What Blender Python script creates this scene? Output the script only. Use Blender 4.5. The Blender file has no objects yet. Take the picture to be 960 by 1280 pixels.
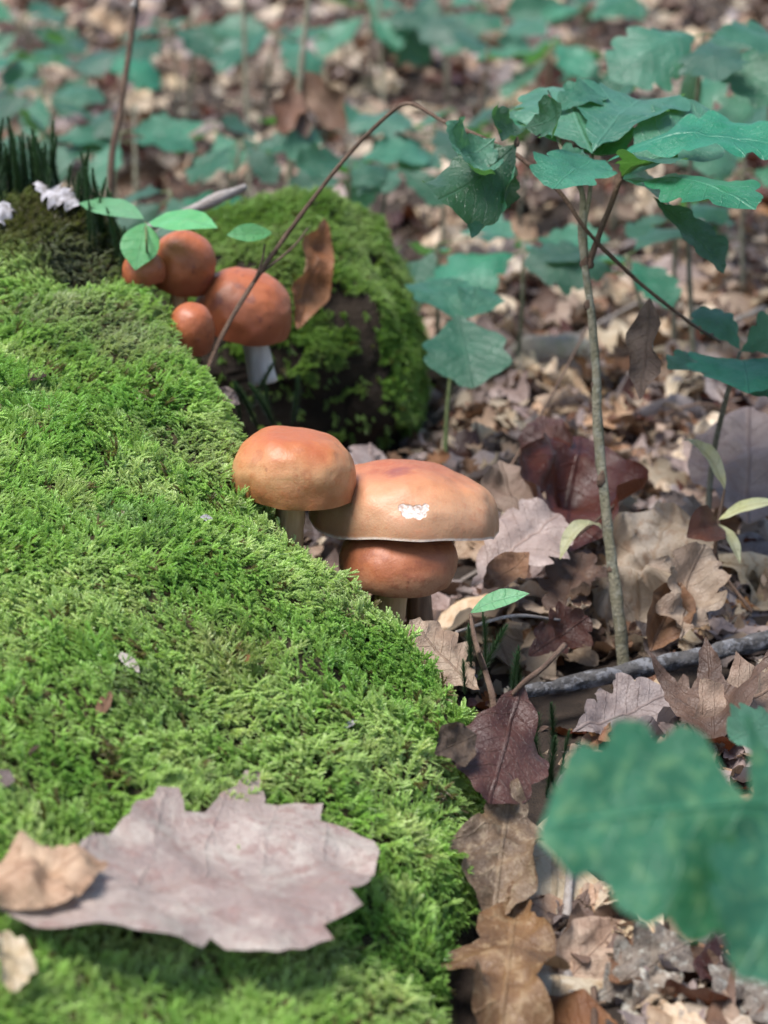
import bpy, math, random
import numpy as np
from mathutils import Vector, Matrix, Quaternion
from mathutils.geometry import delaunay_2d_cdt

# ----------------------------------------------------------------------------
# camera, sky, sun, exposure       (all lengths below are centimetres; K -> metres)
# ----------------------------------------------------------------------------
K = 0.01
SC = bpy.context.scene
COL = SC.collection
CAM_H, PITCH, VFOV = 38.0, math.radians(20.0), math.radians(24.0)
FOCUS, FSTOP = 85.0, 8.2
SUN_EL, SUN_AZ, SUN_STRENGTH = 68.0, -115.0, 1.5      # az: 0 = from behind the subject (+y), negative = from the left
SKY_STRENGTH, EXPOSURE = 0.05, 2.15

cam_data = bpy.data.cameras.new('camera')
cam = bpy.data.objects.new('camera', cam_data)
COL.objects.link(cam)
cam.location = (0, 0, CAM_H * K)
cam.rotation_euler = (math.pi / 2 - PITCH, 0, 0)
cam_data.sensor_fit = 'VERTICAL'
cam_data.sensor_height = 24.0
cam_data.lens = 12.0 / math.tan(VFOV / 2)
cam_data.clip_start, cam_data.clip_end = 0.02, 400.0
cam_data.dof.use_dof = True
cam_data.dof.focus_distance = FOCUS * K
cam_data.dof.aperture_fstop = FSTOP
cam_data.dof.aperture_blades = 7
SC.camera = cam

world = bpy.data.worlds.new('World')
SC.world = world
world.use_nodes = True
wn = world.node_tree
sky = wn.nodes.new('ShaderNodeTexSky')
sky.sky_type = 'NISHITA'
sky.sun_disc = False
sky.sun_elevation = math.radians(SUN_EL)
sky.sun_rotation = math.radians(SUN_AZ)
sky.air_density, sky.dust_density, sky.ozone_density = 1.0, 1.2, 1.0
wn.links.new(sky.outputs[0], wn.nodes['Background'].inputs[0])
wn.nodes['Background'].inputs[1].default_value = SKY_STRENGTH

sun_data = bpy.data.lights.new('sun', 'SUN')
sun_data.energy = SUN_STRENGTH
sun_data.angle = math.radians(28)
sun_data.color = (1.0, 0.965, 0.93)
sun = bpy.data.objects.new('sun', sun_data)
COL.objects.link(sun)
_az, _el = math.radians(SUN_AZ), math.radians(SUN_EL)
_dir = Vector((math.sin(_az) * math.cos(_el), math.cos(_az) * math.cos(_el), math.sin(_el)))
sun.rotation_euler = (-_dir).to_track_quat('-Z', 'Y').to_euler()
sun.location = (0, 0, 5)

SC.view_settings.view_transform = 'Standard'
SC.view_settings.look = 'None'
SC.view_settings.exposure = EXPOSURE
SC.view_settings.gamma = 1.0
SC.render.engine = 'CYCLES'
SC.cycles.max_bounces = 6
SC.cycles.diffuse_bounces = 3
SC.cycles.glossy_bounces = 3
SC.cycles.transmission_bounces = 4
SC.cycles.transparent_max_bounces = 4
SC.cycles.caustics_reflective = False
SC.cycles.caustics_refractive = False

# ----------------------------------------------------------------------------
# maths helpers
# ----------------------------------------------------------------------------
FPX = 640.0 / math.tan(VFOV / 2)
CP, SP = math.cos(PITCH), math.sin(PITCH)
CAMV = np.array([0, 0, CAM_H])
FWD, UP, RIGHT = np.array([0, CP, -SP]), np.array([0, SP, CP]), np.array([1.0, 0, 0])


def at(px, py, d):
    """world point (cm) seen at photo pixel (px, py) at camera depth d"""
    return CAMV + d * (FWD + (px - 480) / FPX * RIGHT + (640 - py) / FPX * UP)


def project(P):
    P = np.atleast_2d(P) - CAMV
    d = P @ FWD
    return np.stack([480 + FPX * (P @ RIGHT) / d, 640 - FPX * (P @ UP) / d, d], 1)


def _hash(ix, iy, iz, seed):
    h = (ix * 374761393 + iy * 668265263 + iz * 2147483647 + seed * 1274126177) & 0xFFFFFFFF
    h = ((h ^ (h >> 13)) * 1274126177) & 0xFFFFFFFF
    h = ((h ^ (h >> 16)) * 2246822519) & 0xFFFFFFFF
    return ((h ^ (h >> 15)) & 0xFFFFFF) / float(0xFFFFFF) * 2 - 1


def noise(x, y, z=0.0, seed=0):
    x, y, z = np.broadcast_arrays(np.asarray(x, float), np.asarray(y, float), np.asarray(z, float))
    ix, iy, iz = np.floor(x).astype(np.int64), np.floor(y).astype(np.int64), np.floor(z).astype(np.int64)
    fx, fy, fz = x - ix, y - iy, z - iz
    fx, fy, fz = [t * t * t * (t * (t * 6 - 15) + 10) for t in (fx, fy, fz)]
    r = 0
    for a in (0, 1):
        for b in (0, 1):
            for c in (0, 1):
                w = (fx if a else 1 - fx) * (fy if b else 1 - fy) * (fz if c else 1 - fz)
                r = r + w * _hash(ix + a, iy + b, iz + c, seed)
    return r


def fbm(x, y, z=0.0, seed=0, octs=3):
    r, a, s = 0, 1.0, 1.0
    for k in range(octs):
        r = r + a * noise(np.asarray(x) * s, np.asarray(y) * s, np.asarray(z) * s, seed + k * 17)
        a *= 0.5
        s *= 2.03
    return r


def smooth(a, b, x):
    t = np.clip((np.asarray(x, float) - a) / (b - a), 0, 1)
    return t * t * (3 - 2 * t)


def unit(v):
    v = np.asarray(v, float)
    return v / (np.linalg.norm(v) + 1e-12)


def spline(pts, n):
    """Catmull-Rom resample of a polyline (rows may carry extra columns such as the radius)"""
    P = np.asarray(pts, float)
    P = np.vstack([2 * P[0] - P[1], P, 2 * P[-1] - P[-2]])
    m = len(P) - 3
    out = []
    for t in np.linspace(0, m - 1e-6, n):
        i = int(t)
        f = t - i
        a, b, c, d = P[i:i + 4]
        out.append(0.5 * (2 * b + (c - a) * f + (2 * a - 5 * b + 4 * c - d) * f ** 2 + (3 * b - a - 3 * c + d) * f ** 3))
    return np.array(out)


# ----------------------------------------------------------------------------
# object helpers
# ----------------------------------------------------------------------------
def make_mesh(name, V, F, mat=None, uv=None, attrs=None, smooth_shade=True):
    me = bpy.data.meshes.new(name)
    me.from_pydata((np.asarray(V, float) * K).tolist(), [], [list(map(int, f)) for f in F])
    if mat is not None:
        me.materials.append(mat)
    if uv is not None:
        layer = me.uv_layers.new(name='UVMap')
        idx = np.empty(len(me.loops), dtype=np.int32)
        me.loops.foreach_get('vertex_index', idx)
        layer.data.foreach_set('uv', np.asarray(uv, np.float32)[idx].ravel())
    for k, v in (attrs or {}).items():
        v = np.asarray(v, np.float32)
        if v.ndim == 1:
            me.attributes.new(k, 'FLOAT', 'POINT').data.foreach_set('value', v)
        else:
            me.attributes.new(k, 'FLOAT_COLOR', 'POINT').data.foreach_set('color', v.ravel())
    if smooth_shade:
        me.polygons.foreach_set('use_smooth', np.ones(len(me.polygons), dtype=bool))
    me.update()
    return me


def tag(o, label, cat, group=None, kind=None):
    o['label'] = label
    o['category'] = cat
    if group:
        o['group'] = group
    if kind:
        o['kind'] = kind
    return o


def obj(name, me, parent=None, M=None):
    """M: 4x4 world matrix in cm"""
    o = bpy.data.objects.new(name, me)
    COL.objects.link(o)
    mw = Matrix.Identity(4) if M is None else Matrix(np.asarray(M).tolist())
    mw.translation = mw.translation * K
    if parent is not None:
        o.parent = parent
        o.matrix_parent_inverse = Matrix.Identity(4)
        o.matrix_basis = PW[parent.name].inverted() @ mw
    else:
        o.matrix_basis = mw
    PW[o.name] = mw
    return o


PW = {}


def thing(name, loc, label, cat, group=None):
    o = bpy.data.objects.new(name, None)
    o.empty_display_size = 0.01
    COL.objects.link(o)
    o.location = (loc[0] * K, loc[1] * K, loc[2] * K)
    PW[o.name] = Matrix.Translation(o.location)
    return tag(o, label, cat, group)


def frame(A, B, normal):
    """4x4 (cm) with origin A, x axis towards B, z axis close to normal"""
    A, B = np.asarray(A, float), np.asarray(B, float)
    x = unit(B - A)
    n = np.asarray(normal, float)
    z = unit(n - x * (n @ x))
    y = np.cross(z, x)
    M = np.eye(4)
    M[:3, 0], M[:3, 1], M[:3, 2], M[:3, 3] = x, y, z, A
    return M


def tube(pts, radii=None, sides=8, n=None, wob=0.0, seed=0):
    """tapered tube along a spline; pts rows (x,y,z) or (x,y,z,r)"""
    P = np.asarray(pts, float)
    if radii is not None:
        P = np.hstack([P, np.asarray(radii, float).reshape(-1, 1)])
    P = spline(P, n or max(6, 5 * len(P)))
    C, R = P[:, :3], np.maximum(P[:, 3], 0.004)
    T = np.gradient(C, axis=0)
    T /= np.linalg.norm(T, axis=1)[:, None] + 1e-9
    ref = np.array([0.3, 0.9, 0.2]) if abs(T[0] @ unit([0.3, 0.9, 0.2])) < 0.9 else np.array([1.0, 0, 0])
    V, F, UVs = [], [], []
    s = 0
    arc = np.concatenate([[0], np.cumsum(np.linalg.norm(np.diff(C, axis=0), axis=1))])
    nz = noise(arc[:, None] * 1.7, np.arange(sides)[None, :] * 1.3, seed * 3.1, 5)
    u = unit(np.cross(T[0], ref))
    for i in range(len(C)):
        u = unit(u - T[i] * (u @ T[i]))
        v = np.cross(T[i], u)
        if i:
            s += np.linalg.norm(C[i] - C[i - 1])
        for k in range(sides):
            a = 2 * math.pi * k / sides
            r = R[i] * (1 + wob * nz[i, k])
            V.append(C[i] + r * (math.cos(a) * u + math.sin(a) * v))
            UVs.append((s * 0.1, k / sides))
    for i in range(len(C) - 1):
        for k in range(sides):
            k2 = (k + 1) % sides
            F.append((i * sides + k, i * sides + k2, (i + 1) * sides + k2, (i + 1) * sides + k))
    F.append(tuple(range(sides))[::-1])
    F.append(tuple((len(C) - 1) * sides + k for k in range(sides)))
    return np.array(V), F, UVs


# ----------------------------------------------------------------------------
# materials
# ----------------------------------------------------------------------------
class Nodes:
    def __init__(self, name):
        self.mat = bpy.data.materials.new(name)
        self.mat.use_nodes = True
        self.t = self.mat.node_tree
        self.t.nodes.clear()
        self.out = self.t.nodes.new('ShaderNodeOutputMaterial')

    def put(self, sock, v):
        if isinstance(v, bpy.types.NodeSocket):
            self.t.links.new(v, sock)
        elif v is not None:
            if isinstance(v, (tuple, list)) and sock.type == 'RGBA' and len(v) == 3:
                v = (*v, 1)
            sock.default_value = v

    def add(self, typ, ins=None, **props):
        n = self.t.nodes.new(typ)
        for k, v in props.items():
            setattr(n, k, v)
        for k, v in (ins or {}).items():
            self.put(n.inputs[k], v)
        return n

    def math(self, op, a, b=0.0, clamp=False):
        return self.add('ShaderNodeMath', {0: a, 1: b}, operation=op, use_clamp=clamp).outputs[0]

    def mix(self, f, a, b, blend='MIX'):
        n = self.add('ShaderNodeMix', data_type='RGBA', blend_type=blend)
        self.put(n.inputs[0], f)
        self.put(n.inputs[6], a)
        self.put(n.inputs[7], b)
        return n.outputs[2]

    def ss(self, v, a, b):
        return self.add('ShaderNodeMapRange', {0: v, 1: a, 2: b, 3: 0.0, 4: 1.0}, interpolation_type='SMOOTHSTEP').outputs[0]

    def noise(self, vec, scale, detail=4, rough=0.55, dist=0.0):
        return self.add('ShaderNodeTexNoise', {'Vector': vec, 'Scale': scale, 'Detail': detail, 'Roughness': rough, 'Distortion': dist}).outputs[0]

    def voronoi(self, vec, scale, feature='F1'):
        return self.add('ShaderNodeTexVoronoi', {'Vector': vec, 'Scale': scale}, feature=feature).outputs['Distance']

    def ramp(self, f, stops):
        n = self.add('ShaderNodeValToRGB', {0: f})
        cr = n.color_ramp
        while len(cr.elements) < len(stops):
            cr.elements.new(0.5)
        for e, (p, c) in zip(cr.elements, stops):
            e.position, e.color = p, (*c, 1)
        return n.outputs[0]

    def bump(self, h, strength, dist):
        return self.add('ShaderNodeBump', {'Height': h, 'Strength': strength, 'Distance': dist}).outputs[0]

    def bsdf(self, **ins):
        return self.add('ShaderNodeBsdfPrincipled', {k.replace('_', ' '): v for k, v in ins.items()}).outputs[0]

    def done(self, shader):
        self.t.links.new(shader, self.out.inputs[0])
        return self.mat


def leaf_material(name, colA, colB, vein, back, rough=0.5, spec=0.5, trans=0.2, transcol=None, spots=0.5, spotcol=(0.05, 0.03, 0.02),
                  nv=9.0, veinamt=0.5, slant=0.75, crinkle=0.5, valvar=0.35, lichen=0.0, holes=0.0):
    n = Nodes(name)
    uv = n.add('ShaderNodeUVMap', uv_map='UVMap').outputs[0]
    rnd = n.add('ShaderNodeObjectInfo').outputs['Random']
    sep = n.add('ShaderNodeSeparateXYZ', {0: uv})
    av = n.math('ABSOLUTE', sep.outputs[1])
    off = n.add('ShaderNodeCombineXYZ', {0: n.math('MULTIPLY', rnd, 37.0), 1: n.math('MULTIPLY', rnd, 91.0), 2: n.math('MULTIPLY', rnd, 13.0)}).outputs[0]
    vec = n.add('ShaderNodeVectorMath', {0: uv, 1: off}, operation='ADD').outputs[0]
    n1 = n.noise(vec, 4.0, 3)
    n2 = n.noise(vec, 16.0, 6, 0.65)
    n3 = n.noise(vec, 60.0, 4, 0.6)
    wob = n.math('MULTIPLY', n.math('SUBTRACT', n1, 0.5), 0.10)
    ph = n.math('MULTIPLY', n.math('SUBTRACT', n.math('ADD', sep.outputs[0], wob), n.math('MULTIPLY', av, slant)), nv)
    fr = n.math('FRACT', ph)
    dist = n.math('SUBTRACT', 0.5, n.math('ABSOLUTE', n.math('SUBTRACT', fr, 0.5)))
    side = n.math('MULTIPLY', n.math('SUBTRACT', 1.0, n.ss(dist, 0.0, 0.07)), n.ss(n2, 0.25, 0.6))
    mid = n.math('SUBTRACT', 1.0, n.ss(av, 0.004, 0.014))
    veins = n.math('MAXIMUM', n.math('MULTIPLY', side, 0.6), mid)
    net = n.math('SUBTRACT', 1.0, n.ss(n.voronoi(vec, 34.0, 'DISTANCE_TO_EDGE'), 0.0, 0.08))
    base = n.mix(n.ss(n1, 0.32, 0.68), colA, colB)
    base = n.mix(n.math('MULTIPLY', n.ss(n2, 0.50, 0.62), spots), base, spotcol)
    base = n.mix(n.math('MULTIPLY', n.ss(n3, 0.45, 0.75), 0.55 * crinkle), base, vein)
    if lichen:
        l = n.ss(n.noise(vec, 9.0, 7, 0.7), 0.5, 0.6)
        base = n.mix(n.math('MULTIPLY', l, lichen), base, (0.55, 0.53, 0.45))
    base = n.mix(n.math('MULTIPLY', n.math('MAXIMUM', veins, n.math('MULTIPLY', net, 0.12)), veinamt), base, vein)
    bf = n.add('ShaderNodeNewGeometry').outputs['Backfacing']
    base = n.mix(n.math('MULTIPLY', bf, 0.75), base, back)
    hsv = n.add('ShaderNodeHueSaturation', {'Color': base, 'Hue': n.math('ADD', 0.492, n.math('MULTIPLY', rnd, 0.016)),
                                            'Saturation': n.math('ADD', 0.85, n.math('MULTIPLY', n.math('FRACT', n.math('MULTIPLY', rnd, 7.7)), 0.3)),
                                            'Value': n.math('ADD', 1 - valvar, n.math('MULTIPLY', n.math('FRACT', n.math('MULTIPLY', rnd, 3.3)), 2 * valvar))}).outputs[0]
    h = n.math('ADD', n.math('MULTIPLY', veins, 0.35), n.math('MULTIPLY', n2, 1.2 * crinkle))
    h = n.math('ADD', h, n.math('ADD', n.math('MULTIPLY', net, 0.08), n.math('MULTIPLY', n3, 0.25 * crinkle)))
    nor = n.bump(h, 0.85, 0.0014)
    ro = n.math('ADD', rough - 0.1, n.math('MULTIPLY', n2, 0.2))
    sh = n.bsdf(Base_Color=hsv, Roughness=ro, Specular_IOR_Level=spec, Normal=nor)
    if trans:
        tc = n.mix(0.5, hsv, transcol or colB)
        tr = n.add('ShaderNodeBsdfTranslucent', {'Color': tc, 'Normal': nor}).outputs[0]
        sh = n.add('ShaderNodeMixShader', {0: trans, 1: sh, 2: tr}).outputs[0]
    return n.done(sh)


def bark_material(name, colA, colB, lichen=(0.4, 0.4, 0.38), lich=0.0, scale=1.0, rough=0.75):
    n = Nodes(name)
    co = n.add('ShaderNodeTexCoord').outputs['Object']
    st = n.add('ShaderNodeVectorMath', {0: co, 1: (100.0 * scale,) * 3}, operation='MULTIPLY').outputs[0]
    n1 = n.noise(st, 1.2, 5, 0.6)
    n2 = n.noise(st, 6.0, 5, 0.7)
    base = n.mix(n.ss(n1, 0.3, 0.7), colA, colB)
    base = n.mix(n.math('MULTIPLY', n.ss(n2, 0.55, 0.7), 0.5), base, tuple(c * 0.4 for c in colA))
    if lich:
        base = n.mix(n.math('MULTIPLY', n.ss(n.noise(st, 1.6, 6, 0.7), 0.48, 0.58), lich), base, lichen)
    nor = n.bump(n.math('ADD', n2, n1), 0.9, 0.0022 / scale)
    return n.done(n.bsdf(Base_Color=base, Roughness=rough, Specular_IOR_Level=0.3, Normal=nor))


# --- dead leaves
M_BUFF = leaf_material('dead_leaf_buff', (0.322, 0.211, 0.137), (0.430, 0.317, 0.218), (0.229, 0.133, 0.078), (0.473, 0.374, 0.280), spots=0.35, spotcol=(0.20, 0.10, 0.05))
M_MAUVE = leaf_material('dead_leaf_mauve', (0.255, 0.191, 0.171), (0.360, 0.287, 0.264), (0.180, 0.115, 0.095), (0.394, 0.330, 0.308), spots=0.35, spotcol=(0.17, 0.10, 0.08))
M_RED = leaf_material('dead_leaf_redbrown', (0.040, 0.011, 0.007), (0.074, 0.022, 0.012), (0.032, 0.010, 0.006), (0.116, 0.049, 0.030), rough=0.40, spec=0.45, trans=0.12, transcol=(0.4, 0.12, 0.04), spots=0.3)
M_DARK = leaf_material('dead_leaf_darkbrown', (0.077, 0.045, 0.029), (0.140, 0.084, 0.053), (0.077, 0.042, 0.024), (0.217, 0.154, 0.109), rough=0.5, trans=0.12, spots=0.5)
M_CREAM = leaf_material('dead_leaf_cream', (0.565, 0.445, 0.303), (0.630, 0.529, 0.402), (0.433, 0.288, 0.161), (0.621, 0.529, 0.412), spots=0.5, spotcol=(0.36, 0.19, 0.08), trans=0.25)
M_ORANGE = leaf_material('dead_leaf_orange', (0.184, 0.080, 0.036), (0.252, 0.133, 0.067), (0.116, 0.053, 0.027), (0.258, 0.167, 0.109), spots=0.3, spotcol=(0.14, 0.06, 0.03))
M_GREYL = leaf_material('dead_leaf_lichen', (0.281, 0.230, 0.178), (0.357, 0.297, 0.238), (0.204, 0.145, 0.102), (0.357, 0.306, 0.255), spots=0.5, lichen=0.85, crinkle=0.9)
M_SPOTTED = leaf_material('dead_leaf_spotted', (0.085, 0.044, 0.021), (0.18, 0.10, 0.048), (0.24, 0.16, 0.09), (0.24, 0.17, 0.11), spots=0.75, spotcol=(0.26, 0.18, 0.105), trans=0.1, crinkle=0.8, veinamt=0.35, valvar=0.08)
M_PALE = leaf_material('pale_mauve_leaf', (0.251, 0.190, 0.169), (0.379, 0.310, 0.271), (0.205, 0.139, 0.115), (0.379, 0.317, 0.271), spots=0.8, spotcol=(0.25, 0.16, 0.14), trans=0.12, nv=6, veinamt=0.25, crinkle=1.0, valvar=0.0, lichen=0.22)
M_YELLOW = leaf_material('yellowed_leaf', (0.62, 0.60, 0.28), (0.68, 0.66, 0.40), (0.55, 0.5, 0.2), (0.64, 0.62, 0.4), spots=0.1, trans=0.3, nv=3)
# --- living leaves
M_GREEN = leaf_material('green_oak_leaf', (0.024, 0.127, 0.068), (0.044, 0.178, 0.102), (0.076, 0.227, 0.141), (0.032, 0.127, 0.044), rough=0.34, spec=0.8, trans=0.36,
                        transcol=(0.16, 0.42, 0.03), spots=0.0, nv=9, veinamt=0.4, crinkle=0.55, valvar=0.42)
M_GREENF = leaf_material('green_oak_leaf_worn', (0.014, 0.110, 0.051), (0.030, 0.176, 0.085), (0.046, 0.219, 0.112), (0.023, 0.129, 0.040), rough=0.42, spec=0.6, trans=0.25,
                         transcol=(0.16, 0.42, 0.03), spots=0.5, spotcol=(0.16, 0.30, 0.12), nv=7, veinamt=0.5, crinkle=0.6, valvar=0.0)
M_LIGHT = leaf_material('green_oval_leaf', (0.111, 0.340, 0.128), (0.145, 0.391, 0.170), (0.221, 0.442, 0.238), (0.153, 0.357, 0.119), rough=0.42, spec=0.5, trans=0.3,
                        transcol=(0.3, 0.6, 0.06), spots=0.1, spotcol=(0.4, 0.4, 0.15), nv=5, slant=0.3, veinamt=0.3, crinkle=0.2, valvar=0.12)
# --- wood, soil
M_STEM = bark_material('sapling_bark', (0.16, 0.15, 0.09), (0.24, 0.215, 0.15), lich=0.35, lichen=(0.36, 0.36, 0.3))
M_TWIG = bark_material('twig_bark', (0.10, 0.06, 0.04), (0.17, 0.11, 0.075))
M_GREENSTEM = bark_material('green_stem', (0.12, 0.17, 0.06), (0.17, 0.2, 0.09))
M_GREYWOOD = bark_material('grey_wood', (0.26, 0.22, 0.19), (0.40, 0.35, 0.31), lich=0.3, lichen=(0.55, 0.52, 0.5))
M_BRANCH = bark_material('lichen_branch_bark', (0.060, 0.054, 0.051), (0.114, 0.108, 0.105), lich=0.7, lichen=(0.252, 0.252, 0.264))
M_CORE = bark_material('rotten_wood', (0.05, 0.04, 0.022), (0.09, 0.075, 0.03), rough=0.9, scale=0.4)
M_LOGBARK = bark_material('log_bark', (0.018, 0.012, 0.008), (0.036, 0.024, 0.015), rough=0.85, scale=0.5)
M_SOIL = bark_material('soil', (0.030, 0.021, 0.015), (0.060, 0.042, 0.030), rough=0.95, scale=0.5)


def moss_material(name, sat=1.0):
    n = Nodes(name)
    tint = n.add('ShaderNodeAttribute', attribute_name='tint', attribute_type='INSTANCER').outputs['Color']
    tip = n.add('ShaderNodeAttribute', attribute_name='tip').outputs['Fac']
    col = n.mix(n.math('MULTIPLY', tip, 0.6), tint, n.mix(1.0, tint, (1.4, 1.25, 1.8), 'MULTIPLY'))
    sh = n.bsdf(Base_Color=col, Roughness=0.33, Specular_IOR_Level=0.6)
    tr = n.add('ShaderNodeBsdfTranslucent', {'Color': n.mix(0.5, col, (0.35, 0.5, 0.03))}).outputs[0]
    return n.done(n.add('ShaderNodeMixShader', {0: 0.4, 1: sh, 2: tr}).outputs[0])


M_MOSS = moss_material('feather_moss')


def plain_moss(name, a, b):
    n = Nodes(name)
    rnd = n.add('ShaderNodeObjectInfo').outputs['Random']
    tip = n.add('ShaderNodeAttribute', attribute_name='tip').outputs['Fac']
    col = n.mix(tip, a, b)
    col = n.add('ShaderNodeHueSaturation', {'Color': col, 'Value': n.math('ADD', 0.7, n.math('MULTIPLY', rnd, 0.6))}).outputs[0]
    sh = n.bsdf(Base_Color=col, Roughness=0.5, Specular_IOR_Level=0.35)
    tr = n.add('ShaderNodeBsdfTranslucent', {'Color': col}).outputs[0]
    return n.done(n.add('ShaderNodeMixShader', {0: 0.25, 1: sh, 2: tr}).outputs[0])


M_HAIRCAP = plain_moss('haircap_moss', (0.03, 0.055, 0.02), (0.055, 0.12, 0.045))


def cap_material(name, centre, mid, rim, mottled, freck=0.5, rough=0.38, patch=None, scars=None, light=None, edge=0.0):
    n = Nodes(name)
    rad = n.add('ShaderNodeAttribute', attribute_name='rad').outputs['Fac']
    co = n.add('ShaderNodeTexCoord').outputs['Object']
    st = n.add('ShaderNodeVectorMath', {0: co, 1: (100.0,) * 3}, operation='MULTIPLY').outputs[0]
    n1 = n.noise(st, 0.55, 4, 0.6, 0.4)
    n2 = n.noise(st, 2.6, 5, 0.6)
    n3 = n.noise(st, 14.0, 4, 0.6)
    r2 = n.math('ADD', rad, n.math('MULTIPLY', n.math('SUBTRACT', n1, 0.5), 0.55))
    col = n.ramp(r2, [(0.12, centre), (0.46, mid), (0.76, light or mid), (0.97, rim)])
    if edge:
        col = n.mix(n.math('MULTIPLY', n.ss(rad, 0.955, 0.975), edge), col, (0.72, 0.60, 0.50))
    col = n.mix(n.math('MULTIPLY', n.ss(n2, 0.47, 0.72), 0.6), col, mottled)
    col = n.mix(n.math('MULTIPLY', n.ss(n3, 0.45, 0.75), 0.38), col, mottled)
    # small dark freckles and blots
    f = n.math('SUBTRACT', 1.0, n.ss(n.voronoi(st, 1.35), 0.07, 0.14))
    f = n.math('MULTIPLY', f, n.ss(n2, 0.4, 0.6))
    col = n.mix(n.math('MULTIPLY', f, freck), col, (0.10, 0.03, 0.02))
    bl = n.ss(n.noise(st, 1.1, 3, 0.5), 0.60, 0.68)
    col = n.mix(n.math('MULTIPLY', bl, freck * 0.7), col, (0.16, 0.045, 0.03))
    hgt = n.math('ADD', n.math('MULTIPLY', n3, 0.35), n2)
    for p, r, c in (patch or []):
        d = n.add('ShaderNodeVectorMath', {0: st, 1: tuple(p)}, operation='DISTANCE').outputs['Value']
        d = n.math('ADD', d, n.math('MULTIPLY', n.math('SUBTRACT', n2, 0.5), r * 1.3))
        m = n.math('SUBTRACT', 1.0, n.ss(d, r * 0.1, r))
        col = n.mix(n.math('MULTIPLY', m, 0.75), col, c)
    if scars:
        tot = None
        for p, r in scars:
            d = n.add('ShaderNodeVectorMath', {0: st, 1: tuple(p)}, operation='DISTANCE').outputs['Value']
            d = n.math('DIVIDE', n.math('ADD', d, n.math('MULTIPLY', n.math('SUBTRACT', n.noise(st, 5.0, 3), 0.5), 0.22)), r)
            m = n.math('SUBTRACT', 1.0, n.ss(d, 0.82, 1.0))
            tot = m if tot is None else n.math('MAXIMUM', tot, m)
        flesh = n.mix(n.ss(n.noise(st, 8.0, 4), 0.38, 0.75), (0.66, 0.58, 0.52), (0.36, 0.23, 0.165))
        col = n.mix(tot, col, flesh)
        hgt = n.math('SUBTRACT', hgt, n.math('MULTIPLY', tot, n.math('ADD', 1.6, n.math('MULTIPLY', n3, 1.2))))
    nor = n.bump(hgt, 0.38, 0.0009)
    ro = n.math('ADD', rough, n.math('MULTIPLY', n2, 0.15))
    return n.done(n.bsdf(Base_Color=col, Roughness=ro, Specular_IOR_Level=0.45, Normal=nor, Subsurface_Weight=0.12,
                         Subsurface_Radius=(0.006, 0.0025, 0.0012), Subsurface_Scale=0.5))


def stem_material(name, a, b):
    n = Nodes(name)
    co = n.add('ShaderNodeTexCoord').outputs['Object']
    st = n.add('ShaderNodeVectorMath', {0: co, 1: (420.0, 420.0, 60.0)}, operation='MULTIPLY').outputs[0]
    n1 = n.noise(st, 1.0, 4)
    col = n.mix(n.ss(n1, 0.35, 0.65), a, b)
    return n.done(n.bsdf(Base_Color=col, Roughness=0.6, Normal=n.bump(n1, 0.4, 0.0008), Subsurface_Weight=0.15,
                         Subsurface_Radius=(0.005, 0.003, 0.002), Subsurface_Scale=0.4))


M_MSTEM = stem_material('mushroom_stem', (0.52, 0.31, 0.15), (0.62, 0.41, 0.22))
M_MSTEMD = stem_material('mushroom_stem_brown', (0.17, 0.09, 0.05), (0.28, 0.16, 0.09))
M_MSTEMW = stem_material('mushroom_stem_white', (0.496, 0.440, 0.400), (0.592, 0.544, 0.504))
M_GILL = stem_material('gills', (0.40, 0.26, 0.17), (0.50, 0.34, 0.23))


def lichen_material():
    n = Nodes('white_lichen')
    co = n.add('ShaderNodeTexCoord').outputs['Object']
    n1 = n.noise(co, 500.0, 5, 0.7)
    col = n.mix(n.ss(n1, 0.35, 0.65), (0.42, 0.40, 0.42), (0.20, 0.18, 0.175))
    return n.done(n.bsdf(Base_Color=col, Roughness=0.8, Normal=n.bump(n1, 0.8, 0.001)))


M_LICHEN = lichen_material()
# ----------------------------------------------------------------------------
# terrain: ground sheet, the moss covered mound, a mossy log behind
# ----------------------------------------------------------------------------
RNG = np.random.default_rng(11)

EDGE_PX = [(-160, 232, 112), (0, 238, 108), (60, 243, 107), (127, 280, 105), (158, 338, 102), (202, 412, 97), (236, 468, 94), (275, 548, 90.5), (298, 612, 88), (345, 666, 86),
           (430, 738, 84), (500, 800, 82), (540, 858, 79.8), (520, 912, 77.3), (486, 975, 75), (458, 1055, 72), (446, 1155, 68), (442, 1285, 63.5), (450, 1500, 57), (400, 1900, 49)]
EDGE = np.array([at(*p) for p in EDGE_PX])
EDGE_S = np.concatenate([np.linspace(a, b, max(2, int(np.linalg.norm(b - a) / 1.2)), endpoint=False) for a, b in zip(EDGE[:-1], EDGE[1:])])


def ground(x, y):
    return 0.7 * fbm(np.asarray(x) / 22, np.asarray(y) / 22, 0, 3, 3) + 0.25 * noise(np.asarray(x) / 4, np.asarray(y) / 4, 0, 8) + 0.02 * np.maximum(np.asarray(y) - 150, 0)


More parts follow.
